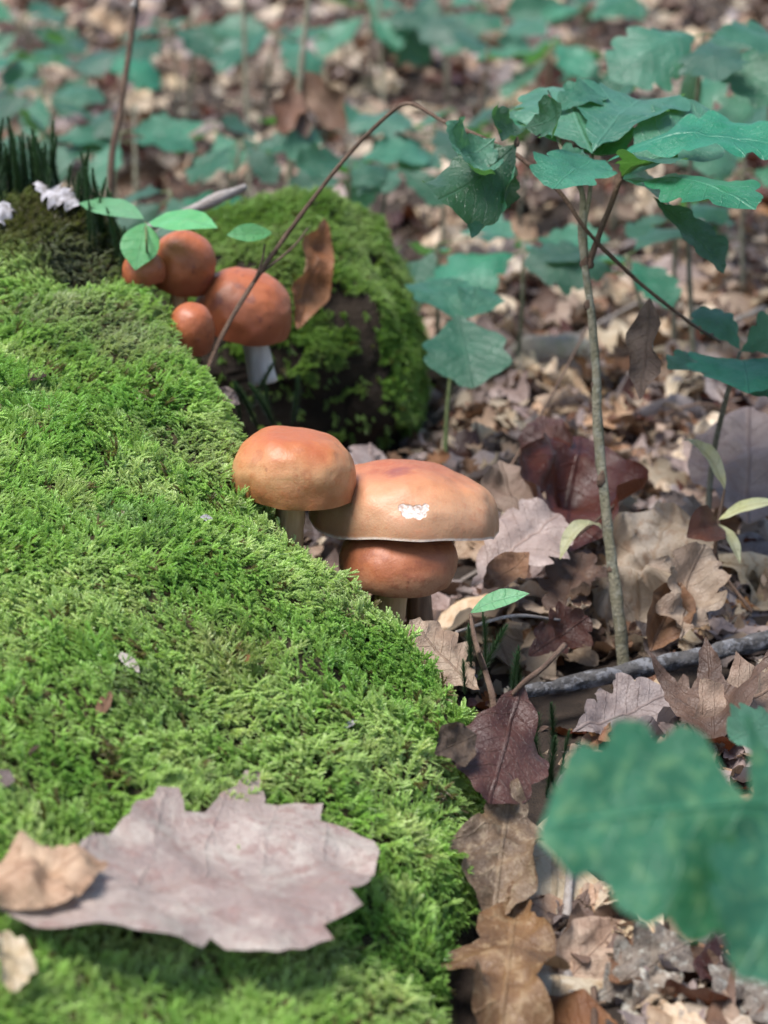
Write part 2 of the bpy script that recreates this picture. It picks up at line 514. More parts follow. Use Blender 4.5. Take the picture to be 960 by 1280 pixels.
def edge_dist(x, y):
    """signed distance (+ inside) to the mound's shoulder line and the shoulder height there"""
    x, y = np.asarray(x, float), np.asarray(y, float)
    best = np.full(x.shape, 1e9)
    zz = np.zeros(x.shape)
    sg = np.ones(x.shape)
    for a, b in zip(EDGE[:-1], EDGE[1:]):
        dx, dy = b[0] - a[0], b[1] - a[1]
        L2 = dx * dx + dy * dy
        t = np.clip(((x - a[0]) * dx + (y - a[1]) * dy) / L2, 0, 1)
        qx, qy = a[0] + t * dx, a[1] + t * dy
        d2 = (x - qx) ** 2 + (y - qy) ** 2
        m = d2 < best
        best = np.where(m, d2, best)
        zz = np.where(m, a[2] + t * (b[2] - a[2]), zz)
        sg = np.where(m, np.sign(dx * (y - a[1]) - dy * (x - a[0])) * -1, sg)
    num, den = np.zeros(x.shape), np.zeros(x.shape)
    for q in EDGE_S:
        w = 1.0 / ((x - q[0]) ** 2 + (y - q[1]) ** 2 + 0.6) ** 1.6
        num, den = num + w * q[2], den + w
    return np.sqrt(best) * sg, num / den


def mound(x, y):
    x, y = np.asarray(x, float), np.asarray(y, float)
    u, zs = edge_dist(x, y)
    u = u + 0.35 * noise(x / 2.2, y / 2.2, 0, 21)
    zs = zs - 0.55
    rise = 3.6 * (1 - smooth(8, 12.5, zs)) + 0.2
    w = 2.2 + 0.08 * zs
    ins = zs + rise * (1 - np.exp(-np.maximum(u, 0) / 8.0))
    out = zs * (1 - np.clip(-u / w, 0, 1.6) ** 1.7)
    h = np.where(u > 0, ins, out)
    inside = smooth(-0.5, 2.0, u)
    h = h + inside * (0.55 * fbm(x / 5.5, y / 5.5, 0, 31, 3) + 0.12 * noise(x / 1.3, y / 1.3, 0, 35))
    for (cx, cy, r, a) in BUMPS:
        h = h + a * np.exp(-((x - cx) ** 2 + (y - cy) ** 2) / r ** 2)
    h = h - 14 * smooth(-26, -40, x) - 6 * smooth(52, 40, y)
    return np.maximum(h, -2.0)


BUMPS = []


def hit(px, py, f=None):
    """point where the view ray through a photo pixel meets the mound (cm)"""
    ds = np.arange(46.0, 125.0, 0.1)
    P = CAMV + ds[:, None] * (FWD + (px - 480) / FPX * RIGHT + (640 - py) / FPX * UP)
    below = P[:, 2] <= (f or mound)(P[:, 0], P[:, 1])
    i = int(np.argmax(below)) if below.any() else len(ds) - 1
    return P[i]


_c1, _c2 = hit(70, 285), hit(95, 335)
BUMPS += [(_c1[0], _c1[1], 2.0, 0.9), (_c2[0], _c2[1], 1.3, -2.0)]


def grid_mesh(xs, ys, zf):
    X, Y = np.meshgrid(xs, ys)
    V = np.stack([X.ravel(), Y.ravel(), zf(X, Y).ravel()], 1)
    nx, ny = len(xs), len(ys)
    i = np.arange(nx * ny).reshape(ny, nx)
    F = np.stack([i[:-1, :-1].ravel(), i[:-1, 1:].ravel(), i[1:, 1:].ravel(), i[1:, :-1].ravel()], 1)
    return V, F


xs = np.concatenate([np.linspace(-6000, -140, 14)[:-1], np.arange(-140, 141, 4.0), np.linspace(140, 6000, 14)[1:]])
ys = np.concatenate([np.linspace(-4000, 20, 10)[:-1], np.arange(20, 440, 4.0), np.linspace(440, 9000, 16)])
V, F = grid_mesh(xs, ys, lambda x, y: ground(x, y) - 0.3 - 0.02 * np.maximum(np.asarray(y) - 500, 0) * 0.98)
g = obj('ground', make_mesh('ground', V, F, M_SOIL))
g['kind'] = 'structure'
tag(g, 'dark brown forest soil under the dead leaves', 'ground', kind='structure')

# the mound
xs, ys = np.arange(-42, 9.01, 0.42), np.arange(36, 125, 0.5)
V, F = grid_mesh(xs, ys, lambda x, y: mound(x, y) - 0.12)
keep = (V[F, 2] > -1.9).any(1)
F = F[keep]
used = np.unique(F)
rem = np.full(len(V), -1)
rem[used] = np.arange(len(used))
stump = obj('mossy_stump', make_mesh('mossy_stump', V[used], rem[F], M_CORE))
tag(stump, 'big low stump wholly grown over with bright green feather moss', 'stump')

# the log lying behind
LC = at(352, 420, 122.0)
LC[2] = 3.2
LR = np.array([6.9, 8.7, 8.3])


def log_surface(nu=72, nv=40):
    V = []
    for j in range(nv + 1):
        b = math.pi * j / nv
        for i in range(nu):
            a = 2 * math.pi * i / nu
            d = np.array([math.sin(b) * math.cos(a), math.sin(b) * math.sin(a), math.cos(b)])
            d = np.sign(d) * np.abs(d) ** 0.95
            V.append(LC + d * LR)
    V = np.array(V)
    V += 0.9 * np.stack([fbm(V[:, 0] / 3.2, V[:, 1] / 3.2, V[:, 2] / 3.2, s, 4) for s in (41, 42, 43)], 1)
    F = [(j * nu + i, j * nu + (i + 1) % nu, (j + 1) * nu + (i + 1) % nu, (j + 1) * nu + i) for j in range(nv) for i in range(nu)]
    return V, [f[::-1] for f in F]


LV, LF = log_surface()
log = obj('mossy_log', make_mesh('mossy_log', LV, LF, M_LOGBARK))
tag(log, 'rounded dark log end with moss over its top behind the small mushrooms', 'log')


# ----------------------------------------------------------------------------
# moss: sprigs instanced over points (one 'stuff' part per carrier)
# ----------------------------------------------------------------------------
def tendril(p0, direction, length, bend, rng, step=0.046, leaf=0.115, width=0.085, per=4, tip0=0.0):
    """a creeping moss shoot set all round with small scale leaves"""
    V, F, T = [], [], []
    d = unit(direction)
    p = np.array(p0, float)
    n = max(3, int(length / step))
    ax = unit(np.cross(d, rng.normal(size=3)))
    path = []
    for k in range(n):
        t = k / (n - 1)
        path.append(p.copy())
        u = unit(np.cross(d, ax))
        v = np.cross(d, u)
        ll = leaf * (1.0 - 0.55 * t) * rng.uniform(0.8, 1.2)
        for q in range(per):
            a = 2 * math.pi * (q / per) + k * 2.4 + rng.normal() * 0.25
            o = math.cos(a) * u + math.sin(a) * v
            dirl = unit(o * rng.uniform(0.40, 0.75) + d * rng.uniform(0.7, 1.0))
            side = unit(np.cross(dirl, o + 0.01))
            w = width * (1 - 0.4 * t) * 0.5
            b = len(V)
            V += [p, p + dirl * ll * 0.5 + side * w, p + dirl * ll, p + dirl * ll * 0.5 - side * w]
            F.append((b, b + 1, b + 2, b + 3))
            tv = tip0 + (1 - tip0) * t
            T += [tv * 0.8, tv, min(1, tv + 0.2), tv]
        d = unit(d + bend * step + rng.normal(size=3) * 0.05)
        p = p + d * step
    return V, F, T, path


def sprig(seed, length=1.2, branches=6, spread=1.0):
    rng = np.random.default_rng(seed)
    V, F, T, path = tendril((0, 0, -0.15), (0.25, 0, 1), length, np.array([0.9, rng.normal() * 0.3, -0.2]), rng)
    for k in range(branches):
        i = int(len(path) * (0.25 + 0.6 * k / branches))
        a = (1 if k % 2 else -1) * rng.uniform(0.5, 1.0)
        v, f, t, _ = tendril(path[i], (0.6, a * spread, 0.45 + rng.normal() * 0.25), rng.uniform(0.32, 0.55) * length / 1.0,
                             np.array([0.8, -a * 0.5, -0.3]), rng, step=0.046, leaf=0.11, width=0.082, tip0=0.35)
        F += [tuple(np.array(q) + len(V)) for q in f]
        V += v
        T += t
    return np.array(V), F, np.array(T)


SPRIGS = []
for s in range(6):
    V, F, T = sprig(100 + s, [0.85, 1.05, 0.7, 0.95, 0.8, 1.15][s], [5, 7, 4, 6, 6, 5][s], [1, 1.2, 0.8, 1, 1.3, 0.9][s])
    SPRIGS.append(bpy.data.objects.new('moss_sprig_source', make_mesh('moss_sprig_%d' % s, V, F, M_MOSS, attrs={'tip': T}, smooth_shade=False)))


def scatter_tree(name, sources):
    t = bpy.data.node_groups.new(name, 'GeometryNodeTree')
    t.interface.new_socket('Geometry', in_out='INPUT', socket_type='NodeSocketGeometry')
    t.interface.new_socket('Geometry', in_out='OUTPUT', socket_type='NodeSocketGeometry')
    N, L = t.nodes, t.links
    gi, go = N.new('NodeGroupInput'), N.new('NodeGroupOutput')
    join = N.new('GeometryNodeGeometryToInstance')
    for o in sources:
        oi = N.new('GeometryNodeObjectInfo')
        oi.inputs['Object'].default_value = o
        oi.inputs['As Instance'].default_value = False
        L.new(oi.outputs['Geometry'], join.inputs[0])
    iop = N.new('GeometryNodeInstanceOnPoints')
    L.new(gi.outputs[0], iop.inputs['Points'])
    L.new(join.outputs[0], iop.inputs['Instance'])
    iop.inputs['Pick Instance'].default_value = True

    def attr(nm, typ, sock):
        a = N.new('GeometryNodeInputNamedAttribute')
        a.data_type = typ
        a.inputs['Name'].default_value = nm
        L.new(a.outputs['Attribute'], iop.inputs[sock])
    attr('pick', 'INT', 'Instance Index')
    attr('rot', 'FLOAT_VECTOR', 'Rotation')
    attr('size', 'FLOAT', 'Scale')
    L.new(iop.outputs[0], go.inputs[0])
    return t


def scatter(name, P, R, S, pick, tint, sources, parent=None):
    """vertex cloud + geometry nodes: R are 3x3 frames, S scales"""
    me = bpy.data.meshes.new(name)
    me.vertices.add(len(P))
    me.vertices.foreach_set('co', (P * K).astype(np.float32).ravel())
    e = np.empty((len(P), 3), np.float32)
    e[:, 0] = np.arctan2(R[:, 2, 1], R[:, 2, 2])
    e[:, 1] = -np.arcsin(np.clip(R[:, 2, 0], -1, 1))
    e[:, 2] = np.arctan2(R[:, 1, 0], R[:, 0, 0])
    me.attributes.new('rot', 'FLOAT_VECTOR', 'POINT').data.foreach_set('vector', e.ravel())
    me.attributes.new('size', 'FLOAT', 'POINT').data.foreach_set('value', S.astype(np.float32))
    me.attributes.new('pick', 'INT', 'POINT').data.foreach_set('value', pick.astype(np.int32))
    if tint is not None:
        c = np.ones((len(P), 4), np.float32)
        c[:, :3] = tint
        me.attributes.new('tint', 'FLOAT_COLOR', 'POINT').data.foreach_set('color', c.ravel())
    o = bpy.data.objects.new(name, me)
    COL.objects.link(o)
    if parent is not None:
        o.parent = parent
    m = o.modifiers.new('scatter', 'NODES')
    m.node_group = scatter_tree(name + '_scatter', sources)
    o['kind'] = 'stuff'
    return o


def frames(N, D):
    """per row: z axis N, x axis D made perpendicular to it"""
    N = N / np.linalg.norm(N, axis=1)[:, None]
    D = D - N * (D * N).sum(1)[:, None]
    D = D / (np.linalg.norm(D, axis=1)[:, None] + 1e-9)
    Y = np.cross(N, D)
    return np.stack([D, Y, N], 2)


GREEN = np.array([0.40, 0.635, 0.13])
LIME = np.array([0.56, 0.75, 0.22])
DEEP = np.array([0.26, 0.50, 0.085])
STRAW = np.array([0.58, 0.66, 0.22])
BROWN = np.array([0.13, 0.095, 0.04])


def moss_tint(P, rng, pale=None):
    a = fbm(P[:, 0] / 3.0, P[:, 1] / 3.0, P[:, 2] / 3.0, 61, 3)[:, None]
    b = fbm(P[:, 0] / 1.6, P[:, 1] / 1.6, P[:, 2] / 1.6, 67, 2)[:, None]
    t = GREEN + (LIME - GREEN) * smooth(-0.2, 0.7, a) + (DEEP - GREEN) * smooth(-0.1, -0.8, a)
    t = t + (STRAW - t) * (0.6 * smooth(0.5, 0.95, b))
    t = t * rng.uniform(0.75, 1.25, (len(P), 1))
    br = rng.random((len(P), 1)) < 0.035 + 0.15 * smooth(0.5, 0.9, -b)
    return np.where(br, BROWN * rng.uniform(0.8, 2.0, (len(P), 1)), t)


def mound_moss():
    rng = np.random.default_rng(5)
    n = 190000
    x, y = rng.uniform(-36, 6.5, n), rng.uniform(43, 116, n)
    e = 0.05
    z = mound(x, y)
    gx, gy = (mound(x + e, y) - z) / e, (mound(x, y + e) - z) / e
    area = np.minimum(np.sqrt(1 + gx ** 2 + gy ** 2), 5)
    P = np.stack([x, y, z], 1)
    q = project(P)
    infr = (q[:, 0] > -90) & (q[:, 0] < 1000) & (q[:, 1] > 60) & (q[:, 1] < 1420)
    dens = np.where(infr, 1.0, 0.28) * area / 5 * 2.3
    ok = (rng.random(n) < dens) & (z > 0.4)
    x, y, z, gx, gy, infr = x[ok], y[ok], z[ok], gx[ok], gy[ok], infr[ok]
    P = np.stack([x, y, z], 1)
    N = np.stack([-gx, -gy, np.ones_like(gx)], 1)
    N /= np.linalg.norm(N, axis=1)[:, None]
    ang = 3.2 * fbm(x / 4.5, y / 4.5, 0, 71, 2) + rng.normal(size=len(x)) * 0.8 - 0.9
    D = np.stack([np.cos(ang), np.sin(ang), np.zeros_like(ang)], 1)
    Nz = N * 0.8 + np.array([0, 0, 0.35]) + rng.normal(size=N.shape) * 0.30
    S = rng.uniform(0.5, 1.0, len(x)) * np.where(infr, 1, 1.7) * (1 + 0.25 * noise(x / 2.5, y / 2.5, 0, 77))
    T = moss_tint(P, rng) * np.array([0.88, 0.88, 1.0])
    P = P + N * (0.22 * noise(x / 0.9, y / 0.9, 0, 79) * rng.uniform(0.4, 1, len(x)))[:, None]
    # dry brown tuft, pale weathered band, and painted shade in the hollow below the tuft
    for (cx, cy, r, c, amt) in TINTS:
        w = np.exp(-((x - cx) ** 2 + (y - cy) ** 2) / r ** 2) * amt * rng.uniform(0.5, 1.2, len(x))
        T = T + (c * rng.uniform(0.6, 1.4, (len(x), 1)) - T) * np.clip(w, 0, 0.95)[:, None]
    return scatter('moss', P, frames(Nz, D), S, rng.integers(0, 6, len(x)), np.clip(T, 0.01, 0.72), SPRIGS, stump)


DRYB, DRYP, DRYG = np.array([0.10, 0.085, 0.035]), np.array([0.36, 0.38, 0.22]), np.array([0.22, 0.24, 0.15])
TINTS = []
for (px, py, r, c, a) in [(55, 272, 2.6, DRYB, 1.7), (115, 296, 1.9, DRYB, 1.6), (15, 300, 2.0, DRYB, 1.3), (90, 322, 1.5, DRYB * 0.5, 1.6), (100, 350, 1.4, DRYG, 1.2), (60, 395, 1.8, DRYP, 0.7),  # the halved brown paints the shade of the hollow into the moss
                          (150, 420, 2.0, DRYP, 0.7), (215, 560, 1.6, DRYP, 0.45), (170, 660, 1.2, DRYP, 0.35), (60, 450, 1.0, BROWN, 0.5),
                          (290, 830, 1.3, BROWN * 2, 0.6), (170, 870, 1.0, DRYG, 0.7), (420, 760, 1.2, DRYP, 0.4)]:
    h_ = hit(px, py)
    TINTS.append((h_[0], h_[1], r, c, a))
moss_m = mound_moss()


def log_moss():
    rng = np.random.default_rng(8)
    tri = np.array(LF)
    A, B, C, D4 = [LV[tri[:, k]] for k in range(4)]
    nn = np.cross(C - A, D4 - B)
    ar = np.linalg.norm(nn, axis=1)
    nn = nn / (ar[:, None] + 1e-9)
    if (nn * (A - LC)).sum() < 0:
        nn = -nn
    n = 60000
    i = rng.choice(len(tri), n, p=ar / ar.sum())
    u, v = rng.random((n, 1)), rng.random((n, 1))
    P = (A[i] * (1 - u) + B[i] * u) * (1 - v) + (D4[i] * (1 - u) + C[i] * u) * v
    N = nn[i]
    m = N[:, 2] * 1.1 + 1.0 * np.maximum(N[:, 0], 0) + 0.55 * np.minimum(N[:, 1], 0) + 0.35 * fbm(P[:, 0] / 2, P[:, 1] / 2, P[:, 2] / 2, 81, 2)
    ok = ((m > 0.22) | (rng.random(n) < 0.03)) & (P[:, 2] > -0.5) & ((P[:, 1] < LC[1] + 4) | (rng.random(n) < 0.3))
    P, N = P[ok], N[ok]
    D = np.stack([0.3 + 0 * P[:, 0], -0.2 + rng.normal(size=len(P)) * 0.5, -0.8 + rng.normal(size=len(P)) * 0.5], 1)
    T = moss_tint(P, rng) * np.array([0.52, 0.56, 0.6])  # darker than the stump's moss: the log's shade is put into the tint
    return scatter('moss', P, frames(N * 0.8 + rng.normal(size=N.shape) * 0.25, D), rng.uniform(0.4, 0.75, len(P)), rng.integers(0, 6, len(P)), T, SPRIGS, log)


moss_l = log_moss()


# ----------------------------------------------------------------------------
# leaves
# ----------------------------------------------------------------------------
def outline(kind, rng, wid=None, n=30, **kw):
    """closed 2-D outline, base at (0,0), tip at (1,0)"""
    if kind == 'custom':
        up, lo = kw['up'], kw['lo']
        up, lo = spline(up, n) if kw.get('soft') else np.array(up, float), spline(lo, n) if kw.get('soft') else np.array(lo, float)
        def fill(p):
            out = []
            for a, b in zip(p[:-1], p[1:]):
                m = max(1, int(np.linalg.norm(b - a) / 0.03))
                for k in range(m):
                    out.append(a + (b - a) * k / m)
            out.append(p[-1])
            return np.array(out)
        up, lo = fill(up), fill(lo)
        j = lambda p: p + 0.012 * np.stack([noise(p[:, 0] * 18, p[:, 1] * 18, 0, 3), noise(p[:, 0] * 18, p[:, 1] * 18, 5, 4)], 1)
        up, lo = j(up), j(lo)
        return np.vstack([up, lo[::-1]])
    u = np.linspace(0, 1, n)
    sides = []
    for s in (1, -1):
        if kind == 'oak':
            w = (wid or 0.30) * np.sin(math.pi * np.clip(u, 0, 1) ** 1.35) ** 0.8
            nl = kw.get('lobes', 5) + rng.uniform(-0.25, 0.25)
            ph = rng.uniform(0, 0.35)
            l = np.abs(np.sin(math.pi * (nl * (u + 0.02 * rng.normal()) + ph)))
            w = w * (1 - kw.get('depth', 0.38) * (1 - l) ** 1.3) * (1 + 0.10 * noise(u * 5, s * 3.3, rng.uniform(0, 50), 2))
            x = u + 0.10 * w
        elif kind == 'spiky':
            w = (wid or 0.42) * np.sin(math.pi * np.clip(u, 0, 1) ** 1.2) ** 0.7
            nl = kw.get('lobes', 4)
            l = np.abs(((nl * u + rng.uniform(-0.1, 0.1)) % 1) * 2 - 1)
            w = w * (1 - kw.get('depth', 0.6) * (1 - l) ** 0.8)
            x = u + 0.28 * w
        else:
            p = kw.get('p', 1.0)
            w = (wid or 0.27) * np.sin(math.pi * u ** p) ** kw.get('q', 0.85) * (1 - 0.25 * smooth(0.75, 1, u))
            w = w * (1 + 0.04 * noise(u * 9, s * 2.2, rng.uniform(0, 50), 2))
            x = u.copy()
        x = x * np.where(u < 1, 1, 1)
        sides.append(np.stack([x, s * w], 1))
    for sd in sides:
        sd[1:-1] += (0.011 if kind != 'oval' else 0.005) * np.stack([noise(sd[1:-1, 0] * 23, sd[1:-1, 1] * 23, 1.5, 61), noise(sd[1:-1, 0] * 23, sd[1:-1, 1] * 23, 7.5, 62)], 1)
    a, b = sides
    a[0] = b[0] = (0, 0)
    a[-1] = b[-1] = (max(a[-1, 0], b[-1, 0]), 0)
    b = b[1:-1]
    return np.vstack([a, b[::-1]])


def triangulate(poly, step, rng):
    """outline + jittered inner points -> triangles"""
    n = len(poly)
    pts = [Vector(p) for p in poly]
    edges = [(i, (i + 1) % n) for i in range(n)]
    lo, hi = poly.min(0), poly.max(0)
    xs = np.arange(lo[0] + step * 0.5, hi[0], step)
    half = np.arange(step, max(abs(lo[1]), hi[1]), step)
    ys = np.concatenate([-half[::-1], [0.0], half])
    X, Y = np.meshgrid(xs, ys)
    G = np.stack([X.ravel(), Y.ravel()], 1)
    jit = rng.uniform(-0.22, 0.22, G.shape) * step
    jit[np.abs(G[:, 1]) < 1e-6, 1] = 0
    G = G + jit
    ins = np.zeros(len(G), bool)
    near = np.zeros(len(G), bool)
    for i in range(n):
        a, b = poly[i], poly[(i + 1) % n]
        c = ((a[1] > G[:, 1]) != (b[1] > G[:, 1]))
        with np.errstate(divide='ignore', invalid='ignore'):
            xc = (b[0] - a[0]) * (G[:, 1] - a[1]) / (b[1] - a[1] + 1e-12) + a[0]
        ins ^= c & (G[:, 0] < xc)
        t = np.clip(((G - a) @ (b - a)) / (np.sum((b - a) ** 2) + 1e-12), 0, 1)
        near |= np.linalg.norm(G - (a + t[:, None] * (b - a)), axis=1) < step * 0.35
    G = G[ins & ~near]
    pts += [Vector(p) for p in G]
    v, e, f, *_ = delaunay_2d_cdt(pts, edges, [], 1, 1e-6)
    return np.array([(p.x, p.y) for p in v]), [tuple(t) for t in f]


def bend(V, c, axis=0):
    """roll the sheet about an axis: c = turning angle per unit length"""
    if abs(c) < 1e-4:
        return V
    V = V.copy()
    t = V[:, axis] * c
    r = 1.0 / c
    z = V[:, 2].copy()
    V[:, axis] = (r - z) * np.sin(t)
    V[:, 2] = r - (r - z) * np.cos(t)
    return V


def shape_leaf(flat, L, rng, fold=0.0, curl=0.0, roll=0.0, wave=0.0, nw=2.0, wrinkle=0.03, tipcurl=0.0, twist=0.0, edge=0.0, crease=0.0):
    """flat (unit) -> curled, folded, wavy sheet of length L"""
    x, y = flat[:, 0], flat[:, 1]
    wm = np.abs(y).max() + 1e-6
    r = np.abs(y) / wm
    z = fold * np.abs(y) + wave * r ** 1.7 * np.sin(2 * math.pi * nw * x + np.sign(y) * 0.9 + rng.uniform(0, 6)) + edge * r ** 3
    z = z + wrinkle * fbm(x * 5, y * 5, rng.uniform(0, 90), 7, 3)
    if crease:
        k = rng.uniform(0, 90)
        z = z + crease * (1 - 2.2 * np.abs(noise(x * 3.1, y * 3.1, k, 11))) + 0.5 * crease * (1 - 2.2 * np.abs(noise(x * 6.7 + y * 2, y * 6.7, k, 12)))
    V = np.stack([x - 0.5, y, z], 1)
    V = bend(V, roll / (2 * wm), 1) if roll else V
    if tipcurl:
        t = np.maximum(V[:, 0] - 0.1, 0)
        V[:, 2] += tipcurl * t ** 2 * 2.2
        V[:, 0] -= abs(tipcurl) * t ** 2 * 0.5
    V = bend(V, curl, 0)
    if twist:
        a = twist * V[:, 0]
        yy, zz = V[:, 1].copy(), V[:, 2].copy()
        V[:, 1], V[:, 2] = yy * np.cos(a) - zz * np.sin(a), yy * np.sin(a) + zz * np.cos(a)
    return V * L


def leaf_mesh(name, kind, L, mat, seed, wid=None, step=0.07, n=30, okw=None, **sh):
    rng = np.random.default_rng(seed)
    poly = outline(kind, rng, wid, n, **(okw or {}))
    flat, F = triangulate(poly, step, rng)
    V = shape_leaf(flat, L, rng, **sh)
    return make_mesh(name, V, F, mat, uv=flat)


def mesh_ends(me):
    """base and tip position of a leaf mesh (cm)"""
    co = np.empty(len(me.vertices) * 3, np.float32)
    me.vertices.foreach_get('co', co)
    co = co.reshape(-1, 3) / K
    uv = np.zeros((len(me.vertices), 2), np.float32)
    li = np.empty(len(me.loops), np.int32)
    me.loops.foreach_get('vertex_index', li)
    u = np.empty(len(me.loops) * 2, np.float32)
    me.uv_layers[0].data.foreach_get('uv', u)
    uv[li] = u.reshape(-1, 2)
    mid = np.abs(uv[:, 1]) < 0.06
    ix = np.where(mid)[0]
    return co[ix[np.argmin(uv[ix, 0])]], co[ix[np.argmax(uv[ix, 0])]]


def place_leaf(name, me, A, B, normal, parent=None):
    """move a leaf mesh so that its base sits at A and its tip points to B"""
    b0, b1 = mesh_ends(me)
    M = frame(A, B, normal)
    # local rotation bringing base->tip chord onto +x
    c = unit(b1 - b0)
    Rl = np.eye(4)
    xl = c
    zl = unit(np.array([0, 0, 1.0]) - xl * xl[2])
    yl = np.cross(zl, xl)
    Rl[:3, :3] = np.stack([xl, yl, zl], 0)
    T = np.eye(4)
    T[:3, 3] = -b0
    s = np.linalg.norm(np.asarray(B) - np.asarray(A)) / np.linalg.norm(b1 - b0)
    S = np.diag([s, s, s, 1.0])
    return obj(name, me, parent, M @ S @ Rl @ T)
# ----------------------------------------------------------------------------
# leaf litter: leaves dropped one after another on a height map
# ----------------------------------------------------------------------------
PROTO = []      # (mesh, length, halfwidth, label, group)


def protos():
    specs = []
    looks = [(M_BUFF, 'buff'), (M_MAUVE, 'mauve grey'), (M_CREAM, 'pale cream'), (M_RED, 'glossy red-brown'), (M_DARK, 'dark brown'), (M_ORANGE, 'orange-brown'),
             (M_BUFF, 'buff'), (M_MAUVE, 'mauve grey')]
    k = 0
    for rep in range(3):
        for mat, col in looks:
            rng = random.Random(500 + k)
            kind = ['oak', 'oval', 'oak', 'oak', 'oval', 'oak', 'spiky', 'oak'][(k + rep) % 8]
            L = {'oak': rng.uniform(6.2, 9.0), 'oval': rng.uniform(5.0, 7.0), 'spiky': rng.uniform(7.0, 9.0)}[kind]
            wid = {'oak': rng.uniform(0.25, 0.33), 'oval': rng.uniform(0.23, 0.30), 'spiky': rng.uniform(0.36, 0.44)}[kind]
            strong = rep == 1
            me = leaf_mesh('dead_leaf', kind, L, mat, 900 + k, wid, 0.105, 26 if kind == 'oval' else 34, dict(lobes=rng.choice([4, 5, 5, 6])) if kind != 'oval' else {},
                           fold=rng.uniform(-0.1, 0.5), curl=rng.uniform(-1.3, 1.6) * (1.5 if strong else 0.8), roll=rng.uniform(-1.6, 2.2) * (1.3 if strong else 0.7),
                           wave=rng.uniform(0.04, 0.11), nw=rng.uniform(1.2, 2.8), wrinkle=rng.uniform(0.05, 0.11), crease=rng.uniform(0.0, 0.06), twist=rng.uniform(-0.9, 0.9), edge=rng.uniform(-0.03, 0.1))
            shape = {'oak': 'lobed oak leaf', 'oval': 'oval smooth-edged leaf', 'spiky': 'sharp-lobed leaf'}[kind]
            st = ['gently wavy', 'strongly curled', 'lightly cupped'][rep]
            twin = ', narrow' if wid < (0.28 if kind != 'spiky' else 0.4) else ', broad'
            specs.append((me, L, wid * L, f'dead {col} {shape}, {st},', ''))
            k += 1
    return specs


PROTO = protos()
CELL = 0.6
HX0, HY0 = -230.0, 30.0
HM_X, HM_Y = np.arange(HX0, 230, CELL), np.arange(HY0, 440, CELL)
_X, _Y = np.meshgrid(HM_X, HM_Y)
HM = ground(_X, _Y)
HM -= 1.3


def hm(x, y):
    i = np.clip(((np.asarray(y) - HY0) / CELL).astype(int), 0, HM.shape[0] - 1)
    j = np.clip(((np.asarray(x) - HX0) / CELL).astype(int), 0, HM.shape[1] - 1)
    return HM[i, j]


def drop(x, y, yaw, L, W, rng):
    c, s = math.cos(yaw), math.sin(yaw)
    ex, ey = np.array([c, s]), np.array([-s, c])
    a, b = L * 0.4, W * 0.75
    pts = np.array([ex * a, -ex * a, ey * b, -ey * b, (0, 0)]) + (x, y)
    h = hm(pts[:, 0], pts[:, 1])
    sx = np.clip((h[0] - h[1]) / (2 * a), -0.6, 0.6) + rng.normal() * 0.26
    sy = np.clip((h[2] - h[3]) / (2 * b), -0.6, 0.6) + rng.normal() * 0.34
    z = max(h.mean(), h[4]) + 0.14
    i0, i1 = int((y - L * 0.5 - HY0) / CELL), int((y + L * 0.5 - HY0) / CELL) + 1
    j0, j1 = int((x - L * 0.5 - HX0) / CELL), int((x + L * 0.5 - HX0) / CELL) + 1
    i0, j0 = max(i0, 0), max(j0, 0)
    if i1 > i0 and j1 > j0:
        XX, YY = _X[i0:i1, j0:j1] - x, _Y[i0:i1, j0:j1] - y
        u, v = XX * c + YY * s, -XX * s + YY * c
        m = (u / (L * 0.46)) ** 2 + (v / (W * 0.9)) ** 2 < 1
        sub = HM[i0:i1, j0:j1]
        sub[m] = np.maximum(sub[m], (z + u * sx + v * sy)[m] * 0.75 + sub[m] * 0.25)
    ax = np.array([c, s, sx])
    ay = np.array([-s, c, sy])
    n = np.cross(ax, ay)
    ax = unit(ax)
    n = unit(n)
    return np.array([x, y, z]), np.stack([ax, np.cross(n, ax), n], 1)


